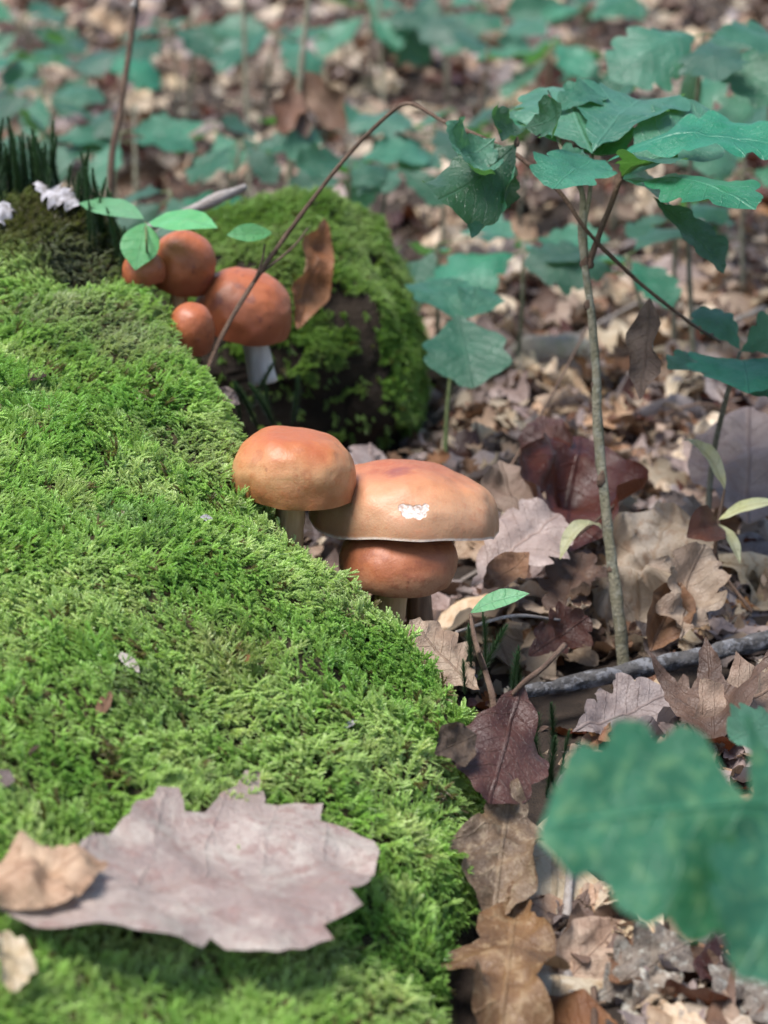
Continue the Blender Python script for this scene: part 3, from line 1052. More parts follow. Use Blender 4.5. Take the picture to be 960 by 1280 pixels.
def litter():
    rng = np.random.default_rng(77)
    rec = []
    n1_, n2_ = 15000, 4500
    yy = np.sqrt(rng.uniform((52 + 36) ** 2, (430 + 36) ** 2, n1_)) - 36
    ys = np.concatenate([yy, rng.uniform(52, 150, n2_), rng.uniform(170, 430, 6000)])
    n = len(ys)
    ys = ys[rng.permutation(n)]
    xs = rng.uniform(-1, 1, n) * (np.where(rng.random(n) < 0.62, 0.22, 0.48) * ys + 10)
    u, _ = edge_dist(xs, ys)
    inside = (u > -2.2) & (ys < 112) & (xs > -40)
    fx = (project(np.stack([xs, ys, 0 * xs], 1)))
    inside |= (fx[:, 0] > 470) & (fx[:, 0] < 735) & (fx[:, 1] > 920) & (fx[:, 1] < 1600) & (rng.random(n) < 0.985)
    inside |= (fx[:, 0] > 610) & (fx[:, 1] > 770) & (fx[:, 1] < 935) & (np.abs(fx[:, 1] - np.interp(fx[:, 0], [640, 960], [880, 815])) < 52) & (rng.random(n) < 0.85)
    inside |= (fx[:, 0] > 380) & (fx[:, 0] < 600) & (fx[:, 1] > 700) & (fx[:, 1] < 900) & (rng.random(n) < 0.6)
    lg = ((xs - LC[0]) / (LR[0] + 0.5)) ** 2 + ((ys - LC[1]) / (LR[1] + 0.5)) ** 2 < 1
    for x, y in zip(xs[~(inside | lg)], ys[~(inside | lg)]):
        k = int(rng.integers(len(PROTO)))
        if k % 8 in (3, 4) and rng.random() < 0.35 and y < 150:
            k = int(rng.integers(len(PROTO)))
        if y > 150 and k % 8 in (0, 1, 2, 6, 7) and rng.random() < 0.42:  # more dark leaves far back, background shade put into the leaf colours
            k = int(rng.integers(3)) * 8 + int(rng.integers(3, 6))
        me, L, W, *_ = PROTO[k]
        s = rng.uniform(0.42, 0.95) * (0.8 if y < 85 else 1.0)
        if hm(x, y) - ground(x, y) > (1.1 if y < 150 else 1.8):
            continue
        P, R = drop(x, y, rng.uniform(0, 2 * math.pi), L * s, W * s, rng)
        if rng.random() < 0.35:
            R = R @ np.diag([1, -1, -1])
        rec.append((P, R, s, k))
    fy = rng.uniform(56, 190, 6500)
    fx_ = rng.uniform(-0.25, 1, 6500) * (0.2 * fy + 6)
    fu = edge_dist(fx_, fy)[0]
    frag = []
    for x, y, u_ in zip(fx_, fy, fu):
        if u_ > -1.0 and y < 112:
            continue
        if ((x - LC[0]) / 7) ** 2 + ((y - LC[1]) / 9) ** 2 < 1:
            continue
        a = rng.uniform(0, 6.28)
        R = frames(np.array([[rng.normal() * 0.5, rng.normal() * 0.5, 1.0]]), np.array([[math.cos(a), math.sin(a), 0]]))[0]
        frag.append((np.array([x, y, float(hm(x, y)) - 0.25 + 0.6 * rng.random() ** 2]), R, rng.uniform(0.08, 0.32), int(rng.integers(len(PROTO)))))
    return frag + rec


REC = litter()
MARKS = [(at(*p), w) for p, w in [((800, 836, 93), 'by the fallen grey branch'), ((770, 780, 97), 'at the sapling foot'), ((480, 520, 122), 'beside the mossy log'),
                                  ((640, 1150, 77), 'by the leaning spotted leaf'), ((560, 780, 90), 'under the low mushroom'), ((935, 620, 106), 'by the flat mauve leaf'),
                                  ((694, 418, 138), 'near the pale stone'), ((850, 1150, 72), 'under the big green leaf'), ((700, 620, 104), 'by the maroon cupped leaf'),
                                  ((556, 552, 113), 'by the small scalloped seedling'), ((880, 420, 138), 'beyond the wavy-leaved seedling'), ((640, 300, 160), 'in the litter behind the sapling')]]
_P = np.array([r[0] for r in REC])
_q = project(_P)
_ex = np.interp(_q[:, 1], [p[1] for p in EDGE_PX[1:]], [p[0] for p in EDGE_PX[1:]])
_vis = (_q[:, 0] > -10) & (_q[:, 0] < 970) & (_q[:, 1] < 1300) & (_q[:, 1] > 0) & (_q[:, 0] > _ex + 10) & (np.array([r[2] for r in REC]) > 0.4) & (np.arange(len(REC)) > 0.6 * len(REC))
_ord = np.where(_vis)[0]
_ord = _ord[np.argsort(_q[_ord, 2])][:290]
single = set(int(i) for i in _ord)
for i in sorted(single, key=lambda i: _q[i, 2]):
    P, R, s, k = REC[i]
    M = np.eye(4)
    M[:3, :3] = R * s
    M[:3, 3] = P
    o = obj('dead_leaf', PROTO[k][0], None, M)
    lab = PROTO[k][3] + ' ' + min(MARKS, key=lambda m: np.linalg.norm((m[0] - P)[:2]))[1]
    tag(o, lab, 'dead leaf', 'alike: ' + lab[:60])
rest = [r for i, r in enumerate(REC) if i not in single]
SRC = [bpy.data.objects.new('dead_leaf_source', p[0]) for p in PROTO]
lit = scatter('leaf_litter', np.array([r[0] for r in rest]), np.array([r[1] for r in rest]), np.array([r[2] for r in rest]), np.array([r[3] for r in rest]), None, SRC)
tag(lit, 'deep layer of brown, buff and mauve dead leaves on the forest floor', 'leaf litter', kind='stuff')


# ----------------------------------------------------------------------------
# mushrooms
# ----------------------------------------------------------------------------
def cap_mesh(R, H, amax, pr, pz, seed, nseg=112, nring=44, ell=1.0, wavy=0.03, rimwave=0.04, lump=0.03, nipple=0.0, dent=0.0):
    t = np.repeat(np.linspace(0, 1, nring + 1), nseg)
    th = np.tile(2 * math.pi * np.arange(nseg) / nseg, nring + 1)
    a = math.radians(amax) * t
    c, s, ca = np.cos(th), np.sin(th), np.cos(a)
    r = R * np.maximum(np.sin(a), 0) ** pr
    z = H * np.abs(ca) ** pz * np.where(ca >= 0, 1, -1)
    w = 1 + wavy * t * fbm(c * 1.3, s * 1.3, seed * 1.7, 9, 2)
    z = z + rimwave * R * t ** 3 * fbm(c * 1.6, s * 1.6, seed * 2.3, 19, 2)
    z = z + nipple * R * np.exp(-(t / 0.25) ** 2) - dent * R * np.exp(-(t / 0.3) ** 2)
    V = np.stack([r * w * c, r * w * s * ell, z], 1)
    rad = np.minimum(1.0, t * amax / 95.0)
    d = lump * R * fbm(V[:, 0] / R * 1.5, V[:, 1] / R * 1.5, V[:, 2] / R * 1.5 + seed, 23, 3)
    nrm = V / (np.linalg.norm(V, axis=1)[:, None] + 1e-6)
    V = V + nrm * d[:, None]
    V[:nseg] = V[:nseg].mean(0)
    F = []
    for j in range(nring):
        for i in range(nseg):
            i2 = (i + 1) % nseg
            F.append((j * nseg + i, (j + 1) * nseg + i, (j + 1) * nseg + i2, j * nseg + i2))
    rim = V[nring * nseg:]
    return V, F, np.array(rad), rim


def gill_mesh(rim, seed, up=0.25):
    """radial gill plates between the rim and the stem, and the flesh above them"""
    n = len(rim)
    c = rim.mean(0)
    V, F = [], []
    Rm = np.linalg.norm(rim - c, axis=1).mean()
    # flesh: shallow funnel
    rings = 8
    for j in range(rings + 1):
        f = 1 - j / rings * 0.86
        for i in range(n):
            V.append(c + (rim[i] - c) * f * 0.995 + np.array([0, 0, up * Rm * math.sin((1 - f) * math.pi * 0.5) + 0.02]))
    for j in range(rings):
        for i in range(n):
            i2 = (i + 1) % n
            F.append((j * n + i, (j + 1) * n + i, (j + 1) * n + i2, j * n + i2))
    for i in range(n):
        b = len(V)
        lo = []
        for f in (0.97, 0.75, 0.5, 0.25):
            top = c + (rim[i] - c) * f + np.array([0, 0, up * Rm * math.sin((1 - f) * math.pi * 0.5) + 0.02])
            V.append(top)
            V.append(top - np.array([0, 0, 0.09 * Rm * math.sin(f * math.pi) + 0.01]))
        for k in range(3):
            F.append((b + 2 * k, b + 2 * k + 1, b + 2 * k + 3, b + 2 * k + 2))
    return np.array(V), F


def mushroom(px, py, d, R, H, tilt, label, mat, stem_mat, base, stem_r, seed, amax=102, pr=0.9, pz=0.9, group=None, spin=0.0, dents=None, **kw):
    C = at(px, py, d)
    V, F, rad, rim = cap_mesh(R, H, amax, pr, pz, seed, **kw)
    M = frame((0, 0, 0), (math.cos(spin), math.sin(spin), 0), (0, 0, 1))
    z = unit(tilt)
    x = unit(np.array([1.0, 0, 0]) - z * z[0])
    Rt = np.eye(4)
    Rt[:3, 0], Rt[:3, 1], Rt[:3, 2], Rt[:3, 3] = x, np.cross(z, x), z, C
    M = Rt @ M
    t = thing('mushroom', base, label, 'mushroom', group)
    capM = mat
    if callable(mat):
        capM = mat(V, M)
    if dents is not None:
        V = dents(V, M)
    cap_o = obj('cap', make_mesh('cap', V, F, capM, attrs={'rad': rad}), t, M)
    gv, gf = gill_mesh(rim, seed)
    obj('gills', make_mesh('gills', gv, gf, M_GILL), cap_o, M)
    topc = C + z * 0.25 * R
    b = np.asarray(base, float)
    mid = (topc * 0.5 + b * 0.5) + np.array([(topc - b)[0] * -0.08, 0, 0])
    sv, sf, suv = tube(np.array([b, mid, topc]), [stem_r * 1.15, stem_r, stem_r * 0.95], 20, 18, 0.08, seed)
    obj('stem', make_mesh('stem', sv - b, sf, stem_mat, uv=suv), t, np.array(Matrix.Translation(b)))
    return t


def near_px(V, M, px, py):
    W = V @ M[:3, :3].T + M[:3, 3]
    q = project(W)
    dd = np.hypot(q[:, 0] - px, q[:, 1] - py) + np.maximum(q[:, 2] - q[:, 2].min() - 3.2, 0) * 30
    return V[int(np.argmin(dd))]


TAN, TAN2 = (0.66, 0.34, 0.185), (0.70, 0.43, 0.28)
RUST, RUSTD = (0.46, 0.135, 0.055), (0.32, 0.085, 0.04)
FRONT = 'brown mushrooms growing at the stump'


def big_mat(V, M):
    pts = [(near_px(V, M, 508, 639), 0.28), (near_px(V, M, 524, 641), 0.30), (near_px(V, M, 530, 636), 0.17), (near_px(V, M, 503, 634), 0.16)]
    stain = near_px(V, M, 497, 588)
    return cap_material('cap_tan_big', (0.336, 0.096, 0.040), (0.487, 0.216, 0.104), (0.395, 0.200, 0.104), (0.437, 0.176, 0.083), 0.2, light=(0.504, 0.280, 0.155), edge=0.9,
                        patch=[(stain, 0.75, (0.218, 0.064, 0.050))], scars=pts)


def big_dent(V, M):
    V = V.copy()
    for px, py, r in ((508, 637, 0.24), (524, 641, 0.27)):
        p = near_px(V, M, px, py)
        d = np.linalg.norm(V - p, axis=1)
        V -= (unit(p + np.array([0, 0, 0.6])) * 0.05)[None, :] * (1 - smooth(r * 0.6, r, d))[:, None]
    return V


def left_mat(V, M):
    return cap_material('cap_tan', (0.361, 0.100, 0.032), (0.437, 0.160, 0.058), (0.319, 0.128, 0.050), (0.386, 0.124, 0.043), 0.3, rough=0.36, light=(0.504, 0.264, 0.122),
                        patch=[(near_px(V, M, 396, 565), 0.8, (0.353, 0.096, 0.036)), (near_px(V, M, 350, 548), 0.9, (0.370, 0.104, 0.036))])


M_CAPLOW = cap_material('cap_rust_low', (0.288, 0.084, 0.034), (0.352, 0.116, 0.047), (0.416, 0.200, 0.106), (0.240, 0.064, 0.027), 0.4, rough=0.42)
M_CAPSM = cap_material('cap_rust_small', (0.351, 0.101, 0.037), (0.359, 0.109, 0.042), (0.281, 0.078, 0.033), (0.257, 0.062, 0.024), 0.9, rough=0.36)

mushroom(365, 596, 89, 2.30, 1.72, (0.06, 0.06, 1), 'glossy tan mushroom with domed cap half behind the moss edge', left_mat, M_MSTEM, (-3.7, 84.2, 2.0), 0.55, 1,
         amax=110, pr=0.60, pz=1.0, wavy=0.07, rimwave=0.03, lump=0.045)
mushroom(507, 653, 91.5, 3.66, 2.08, (0.06, 0.22, 1), 'wide pale tan mushroom with a white nibbled scar on its cap', big_mat, M_MSTEMD, (1.6, 86.2, -0.5), 0.5, 2,
         amax=93, pr=0.62, pz=0.82, wavy=0.08, rimwave=0.07, lump=0.05, nipple=0.04, dents=big_dent)
mushroom(499, 702, 90, 2.24, 1.40, (0.02, -0.04, 1), 'rusty brown mushroom tucked under the widest cap', M_CAPLOW, M_MSTEM, (-0.2, 83.4, 0.0), 0.62, 3,
         amax=110, pr=0.70, pz=1.0, wavy=0.04, rimwave=0.03, lump=0.03)
mushroom(226, 338, 104, 1.42, 1.75, (0.30, -0.25, 0.95), 'small rust-brown mushroom with egg-shaped cap beneath the oval leaves', M_CAPSM, M_MSTEM, (-9.2, 101.0, 7.5), 0.4, 4,
         amax=104, pr=0.85, pz=0.9, group=None)
mushroom(303, 394, 105, 2.12, 1.95, (0.22, -0.12, 1), 'orange-brown mushroom with pale stem and dark stains, crossed by a thin twig', M_CAPSM, M_MSTEMW, (-5.3, 101.2, 7.2), 0.55, 5,
         amax=102, pr=0.85, pz=0.85, lump=0.04)
mushroom(237, 420, 100.6, 1.04, 1.45, (0.2, -0.2, 0.95), 'smallest round rust mushroom cap pressed against the moss', M_CAPSM, M_MSTEM, (-9.2, 98.5, 6.5), 0.32, 6, amax=104, pr=0.85)
mushroom(180, 341, 102.4, 0.95, 0.95, (0.1, -0.1, 1), 'small brown mushroom mostly hidden behind a hanging oval leaf', M_CAPSM, M_MSTEM, (-10.6, 100.0, 8.0), 0.3, 7, amax=102)


# ----------------------------------------------------------------------------
# green plants
# ----------------------------------------------------------------------------
GPROTO = [leaf_mesh('green_leaf', 'oak', 1.0, M_GREEN, 40 + k, [0.34, 0.36, 0.32, 0.38, 0.35, 0.33][k], 0.07, 40, dict(lobes=[4, 5, 4, 4, 5, 5][k], depth=0.30),
                    fold=[0.1, -0.1, 0.2, 0.0, 0.15, 0.05][k], curl=[-0.5, -0.9, -0.3, -0.7, 0.3, -1.2][k], roll=[0.4, -0.6, 0.3, -0.4, 0.5, -0.8][k], wave=0.035, nw=2.2, wrinkle=0.022)
          for k in range(6)]


def part_tube(name, pts, radii, mat, parent, sides=8, n=None, wob=0.06, seed=0):
    v, f, uv = tube(pts, radii, sides, n, wob, seed)
    o0 = np.asarray(pts[0], float)
    return obj(name, make_mesh(name, v - o0, f, mat, uv=uv), parent, np.array(Matrix.Translation(o0)))


def stick(name, pts, radii, mat, label, cat, group=None, sides=9, n=None, wob=0.12, seed=0):
    return tag(part_tube(name, pts, radii, mat, None, sides, n, wob, seed), label, cat, group)


def seedling(px, py, d, L, nleaf, seed, label, h_extra=0.0, group=None, droop=0.1):
    rng = np.random.default_rng(seed)
    top = at(px, py, d)
    gz = float(ground(top[0], top[1]))
    base = np.array([top[0] + rng.normal() * 0.8, top[1] + rng.normal() * 0.8, gz - 0.2])
    t = thing('oak_seedling', base, label, 'seedling', group)
    mid = (base + top) / 2 + rng.normal(size=3) * 0.4
    part_tube('stem', [base, mid, top], [0.16, 0.13, 0.09], M_STEM, t, 7, 10, seed=seed)
    a0 = rng.uniform(0, 6.28)
    for k in range(nleaf):
        a = a0 + k * 2 * math.pi / nleaf + rng.normal() * 0.25
        el = rng.uniform(-0.6, 0.25) - droop
        l = L * rng.uniform(0.75, 1.1)
        dv = np.array([math.cos(a) * math.cos(el), math.sin(a) * math.cos(el), math.sin(el)])
        A = top + dv * 0.6 - np.array([0, 0, 0.5 * (k % 3)])
        nrm = np.array([0, -0.45, 1.0]) + rng.normal(size=3) * 0.32
        lf = place_leaf('leaf', GPROTO[int(rng.integers(6))], A, A + dv * l, nrm, t)
        part_tube('leaf_stalk', [top - np.array([0, 0, 0.1 + 0.5 * (k % 3)]), A + dv * 0.15], [0.06, 0.05], M_GREENSTEM, lf, 5, 4)
    return t


BACK = [
    (112, 70, 185, 6.2, 5), (50, 112, 200, 5.8, 4), (52, 165, 178, 5.0, 4), (150, 165, 190, 5.0, 4), (212, 236, 160, 5.6, 4), (268, 150, 196, 5.0, 4),
    (300, 176, 182, 4.6, 3), (405, 158, 205, 5.5, 4), (438, 200, 165, 5.2, 4), (345, 34, 245, 6.5, 4), (212, 30, 250, 6.0, 4), (462, 8, 255, 6.5, 4),
    (540, 155, 195, 5.2, 4), (612, 42, 225, 6.0, 4), (690, 50, 175, 5.6, 5), (730, 12, 210, 6.5, 4), (812, 132, 165, 5.4, 4), (905, 138, 150, 6.0, 5), (880, 40, 122, 7.5, 5), (958, 62, 130, 6.5, 5),
    (28, 22, 240, 6.0, 4), (490, 205, 172, 4.6, 3), (845, 262, 140, 4.8, 4), (640, 120, 185, 5.0, 4), (770, 70, 190, 5.5, 4), (0, 190, 170, 5.0, 4),
    (20, 60, 215, 5.5, 4), (560, 10, 260, 6.0, 4), (930, 200, 160, 5.2, 4),
]
PLACE = ['tall oak seedling with drooping leaves behind the dark upright stem', 'low oak seedling over the litter behind the haircap moss', 'oak seedling close behind the tallest haircap shoots',
         'oak seedling beside the foot of the dark upright stem', 'broad-leaved oak seedling behind the oval leaves and broken stick', 'oak seedling between the two slim upright stems',
         'small four-leaved oak seedling behind the slim stems', 'oak seedling below the withered hanging leaves', 'oak seedling just behind the arching twig',
         'far oak seedling behind the pair of slim stems', 'far oak seedling at the back above the dark stem', 'far oak seedling at the back past the slim stems',
         'oak seedling showing behind the curled sapling leaves', 'far oak seedling behind the sapling top', 'oak seedling standing right behind the tall sapling', 'far tall oak seedling overtopping the others at the back',
         'oak seedling behind the widest sapling leaf', 'six-leaved oak seedling beyond the widest sapling leaf', 'large-leaved oak seedling overhanging the sapling', 'large-leaved oak seedling next to the overhanging one',
         'far oak seedling beyond the low one behind the haircap moss', 'low four-leaved seedling beyond the arching twig bend', 'oak seedling behind the narrow hanging sapling leaf',
         'oak seedling half hidden behind the sapling bud', 'oak seedling between the sapling top and the overhanging one', 'oak seedling right behind the left end of the haircap moss',
         'far oak seedling over the litter beyond the moss stump', 'farthest oak seedling at the back of the litter', 'low oak seedling in the shade beneath larger seedlings']
for k, (px, py, d, L, nl) in enumerate(BACK):
    d = min(d, 29.0 / (SP - (640 - py) / FPX * CP))
    seedling(px, py, d, L * (0.86 if d > 140 else 0.78), nl + 1, 300 + k, PLACE[k])
seedling(548, 302, 128, 4.6, 4, 351, 'oak seedling with broad flat leaves beside the mossy log', droop=0.0)
seedling(655, 300, 127, 5.2, 5, 352, 'oak seedling with wide leaves just behind the sapling stem', droop=0.0)
seedling(782, 318, 125, 4.8, 4, 353, 'oak seedling behind the fork of the sapling', droop=0.05)


def green_leaf(t, A, B, nrm, seed, wid=0.33, mat=M_GREEN, lobes=5, depth=0.3, kind='oak', **sh):
    L = np.linalg.norm(B - A)
    d = dict(fold=0.1, curl=-0.5, roll=0.3, wave=0.035, nw=2.0, wrinkle=0.022)
    d.update(sh)
    me = leaf_mesh('leaf', kind, L, mat, seed, wid, 0.05, 48, dict(lobes=lobes, depth=depth) if kind == 'oak' else {}, **d)
    return place_leaf('leaf', me, A, B, nrm, t)


# small seedling with two pale leaves right of the log
t = thing('oak_seedling', at(556, 552, 113), 'small low oak seedling with scalloped leaves beside the log', 'seedling')
b = at(556, 552, 113)
part_tube('stem', [b - np.array([0, 0, 1.5]), at(560, 500, 113), at(573, 400, 112)], [0.12, 0.1, 0.07], M_GREENSTEM, t, 7, 10)
green_leaf(t, at(572, 392, 112), at(590, 486, 109), (0.1, -0.75, 0.6), 411, 0.45, lobes=3, depth=0.22, curl=-0.3)
green_leaf(t, at(580, 402, 112), at(530, 352, 115), (0.1, -0.3, 0.9), 412, 0.42, lobes=3, depth=0.2, curl=-0.3)
green_leaf(t, at(580, 400, 112), at(612, 362, 114), (0.2, -0.2, 0.9), 413, 0.4, lobes=3, depth=0.2, curl=-0.3)

# seedling at the right
t = thing('oak_seedling', at(884, 640, 104), 'oak seedling with wavy leaves rising behind the large flat mauve leaf', 'seedling')
b = at(884, 640, 104)
part_tube('stem', [b - np.array([0, 0, 2.5]), at(890, 580, 103), at(908, 496, 101), at(925, 440, 100)], [0.15, 0.13, 0.11, 0.08], M_STEM, t, 8, 14)
green_leaf(t, at(925, 438, 100), at(868, 388, 101), (0.1, -0.4, 0.9), 421, 0.36, curl=-1.1, roll=-0.6)
green_leaf(t, at(925, 440, 100), at(1010, 400, 100), (-0.1, -0.6, 0.8), 422, 0.42, curl=-0.4)
green_leaf(t, at(915, 470, 100.5), at(835, 462, 98), (0.0, -0.25, 1), 423, 0.3, curl=-0.6)
green_leaf(t, at(925, 465, 100), at(1000, 500, 97), (0.1, -0.6, 0.8), 424, 0.4, curl=-0.8)
green_leaf(t, at(920, 455, 100), at(935, 492, 95), (0.0, -0.4, 0.9), 425, 0.45, curl=-0.8)

# the sapling
SB = at(786, 830, 95)
sap = thing('oak_sapling', SB, 'slender oak sapling with grey stem and teal-green lobed leaves rising from the litter', 'sapling')
part_tube('stem', [SB - np.array([0, 0, 1.5]), at(773, 765, 95), at(760, 660, 95), at(748, 545, 95), at(743, 430, 95), at(731, 330, 95), at(728, 285, 95), at(727, 240, 95), at(712, 212, 95.5), at(700, 180, 96), at(688, 138, 97)],
          [0.26, 0.24, 0.21, 0.19, 0.175, 0.16, 0.18, 0.12, 0.10, 0.08, 0.07], M_STEM, sap, 10, 90, 0.25, 3)
part_tube('branch', [at(737, 328, 95), at(752, 285, 94.6), at(764, 255, 94.3), at(775, 222, 94)], [0.13, 0.12, 0.11, 0.12], M_TWIG, sap, 8, 16, 0.12, 4)
part_tube('branch', [at(728, 290, 95), at(736, 250, 95), at(741, 205, 95), at(740, 185, 95)], [0.1, 0.09, 0.07, 0.06], M_STEM, sap, 8, 14, 0.1, 5)
green_leaf(sap, at(740, 192, 94.5), at(690, 108, 101), (0.08, -0.45, 0.9), 431, 0.34, lobes=5, depth=0.28, fold=-0.12, curl=-0.45, roll=-0.5)
green_leaf(sap, at(741, 190, 94.5), at(815, 128, 101), (-0.05, -0.3, 0.95), 432, 0.30, lobes=4, depth=0.25, curl=-0.8)
green_leaf(sap, at(750, 202, 94), at(690, 236, 90), (0.1, -0.2, 1), 433, 0.36, lobes=4, depth=0.3, curl=-0.5)
green_leaf(sap, at(741, 200, 94), at(676, 205, 96), (0.0, -0.35, 0.95), 434, 0.30, lobes=4, curl=-0.7)
green_leaf(sap, at(757, 204, 94), at(1005, 185, 92), (-0.05, -0.18, 1), 435, 0.27, lobes=6, depth=0.25, curl=-0.9, roll=-0.5, wave=0.05)
green_leaf(sap, at(777, 224, 94), at(945, 262, 88), (0.05, -0.15, 1), 436, 0.25, lobes=6, depth=0.3, curl=-0.5, roll=-0.7, wave=0.03)
green_leaf(sap, at(779, 222, 94), at(925, 158, 99), (0.0, -0.4, 0.9), 437, 0.30, lobes=4, depth=0.25, curl=-0.5)
green_leaf(sap, at(815, 245, 96), at(905, 342, 95), (0.5, -0.55, 0.65), 438, 0.24, lobes=4, depth=0.3, curl=-0.5)
green_leaf(sap, at(775, 222, 95), at(850, 290, 100), (0.3, -0.4, 0.8), 439, 0.28, lobes=4, curl=-0.7)
green_leaf(sap, at(655, 160, 94.5), at(702, 136, 92), (-0.2, -0.75, 0.4), 440, 0.38, lobes=3, depth=0.4, curl=1.0, roll=1.4, wave=0.08)
green_leaf(sap, at(655, 165, 94.5), at(615, 140, 93), (0.3, -0.7, 0.5), 441, 0.36, lobes=3, curl=1.3, roll=1.2, wave=0.06)
green_leaf(sap, at(648, 178, 94.5), at(548, 250, 92), (0.25, 0.8, -0.35), 442, 0.36, lobes=4, depth=0.2, curl=-0.9, roll=1.2, wave=0.06)
green_leaf(sap, at(640, 185, 94.5), at(590, 298, 94), (-0.7, -0.6, 0.1), 443, 0.26, lobes=4, depth=0.3, curl=0.8, roll=1.8, wave=0.07)
green_leaf(sap, at(620, 172, 95), at(572, 192, 92), (0.1, -0.8, 0.5), 444, 0.45, lobes=3, depth=0.3, curl=1.0, roll=1.6, wave=0.08, wrinkle=0.06)
for A_, B_, nn, sd, w in [((700, 180, 96), (650, 150, 99), (0.1, -0.4, 0.9), 445, 0.32), ((690, 140, 97), (752, 118, 99), (0.0, -0.5, 0.85), 446, 0.3), ((777, 222, 94), (838, 205, 90), (0.1, -0.1, 1), 447, 0.3),
                          ((630, 182, 95), (560, 215, 96), (0.3, 0.5, -0.6), 448, 0.34), ((640, 186, 95), (632, 262, 95), (0.5, -0.7, 0.2), 449, 0.3), ((741, 192, 94.5), (770, 150, 98), (0, -0.35, 0.9), 450, 0.34)]:
    green_leaf(sap, at(*A_), at(*B_), nn, sd, w, lobes=4, depth=0.3, curl=-0.7 if sd < 448 else 0.9, roll=0.3 if sd < 448 else 1.3, wave=0.05)
for (px, py, d, r) in [(765, 712, 95, 0.3), (752, 600, 94.9, 0.27), (745, 480, 95, 0.25), (736, 380, 95, 0.24), (748, 300, 94.7, 0.14), (757, 272, 94.5, 0.13), (686, 126, 97, 0.22), (775, 220, 94, 0.17), (731, 328, 95, 0.24), (738, 330, 94.9, 0.17), (646, 178, 94.5, 0.16), (702, 218, 95.4, 0.14)]:
    P0 = at(px, py, d)
    part_tube('bud', [P0 - np.array([0, 0, r]), P0, P0 + np.array([0.03, 0, r * 1.5])], [r * 0.6, r * 0.8, 0.02], M_TWIG, sap, 7, 8, 0.2, px)

# arching twig
ARCH = [at(250, 505, 99.5), at(262, 455, 100), at(292, 393, 100.5), at(345, 312, 101), at(420, 212, 100), at(478, 150, 99), at(512, 130, 98), at(555, 152, 97), at(610, 175, 96), at(650, 197, 95.6), at(698, 238, 94.6), at(735, 290, 94.3),
        at(790, 345, 95.5), at(858, 400, 97), at(900, 428, 98.5)]
arch = thing('arching_twig', ARCH[0], 'long thin brown twig arching over from the small mushrooms to the sapling', 'twig')
part_tube('stem', ARCH, [0.11, 0.11, 0.10, 0.10, 0.09, 0.085, 0.085, 0.085, 0.09, 0.095, 0.095, 0.085, 0.08, 0.07, 0.05], M_TWIG, arch, 8, 120, 0.3, 6)
part_tube('side_shoot', [at(318, 352, 100.8), at(328, 325, 100.6), at(331, 305, 100.5)], [0.06, 0.05, 0.04], M_TWIG, arch, 6, 8)
part_tube('side_shoot', [at(322, 345, 100.8), at(365, 310, 102), at(385, 285, 103)], [0.06, 0.05, 0.03], M_TWIG, arch, 6, 8)
green_leaf(arch, at(340, 291, 100.6), at(283, 294, 100), (0.05, -0.75, 0.65), 451, 0.22, mat=M_LIGHT, kind='oval', curl=-0.3, wave=0.0, wrinkle=0.01)
me = leaf_mesh('withered_leaf', 'oval', 1, M_DARK, 452, 0.2, 0.08, 30, {}, roll=2.2, curl=0.5, wave=0.06)
place_leaf('withered_leaf', me, at(812, 372, 96.2), at(800, 500, 96), (-0.5, -0.8, 0.1), arch)

# little plants with oval leaves
pb = hit(186, 372)
t = thing('oval_leaf_seedling', pb, 'small seedling with pale green oval leaves over the rust mushroom caps', 'seedling')
part_tube('stem', [pb - np.array([0, 0, 0.6]), at(184, 320, 102), at(182, 278, 102.5)], [0.07, 0.06, 0.05], M_GREENSTEM, t, 6, 8)
for A_, B_, nn, sd, w in [((180, 274, 102.5), (98, 254, 104), (0.05, -0.35, 0.95), 461, 0.2), ((186, 278, 102.4), (272, 285, 100), (0, -0.45, 0.9), 462, 0.2), ((181, 279, 102.2), (169, 338, 101.0), (0.05, -0.85, 0.5), 463, 0.33)]:
    green_leaf(t, at(*A_), at(*B_), nn, sd, w, mat=M_LIGHT, kind='oval', curl=-0.6, wave=0.0, wrinkle=0.01, roll=-0.4)
tb = at(612, 930, 79.5)
t = thing('oval_leaf_seedling', tb, 'woody little shoot with a single bright oval leaf beside the low mushroom', 'seedling')
part_tube('stem', [tb - np.array([0, 0, 2.0]), tb, at(617, 880, 80), at(606, 838, 81), at(594, 800, 82.5), at(588, 768, 83.5)], [0.12, 0.12, 0.11, 0.1, 0.09, 0.06], M_TWIG, t, 7, 26, 0.15, 8)
part_tube('side_shoot', [at(606, 838, 81), at(598, 818, 80.6), at(600, 814, 80.5)], [0.1, 0.09, 0.08], M_TWIG, t, 7, 8)
green_leaf(t, at(588, 766, 83.5), at(662, 742, 83), (-0.05, -0.5, 0.85), 464, 0.17, mat=M_LIGHT, kind='oval', curl=-0.7, wave=0.0, wrinkle=0.01)

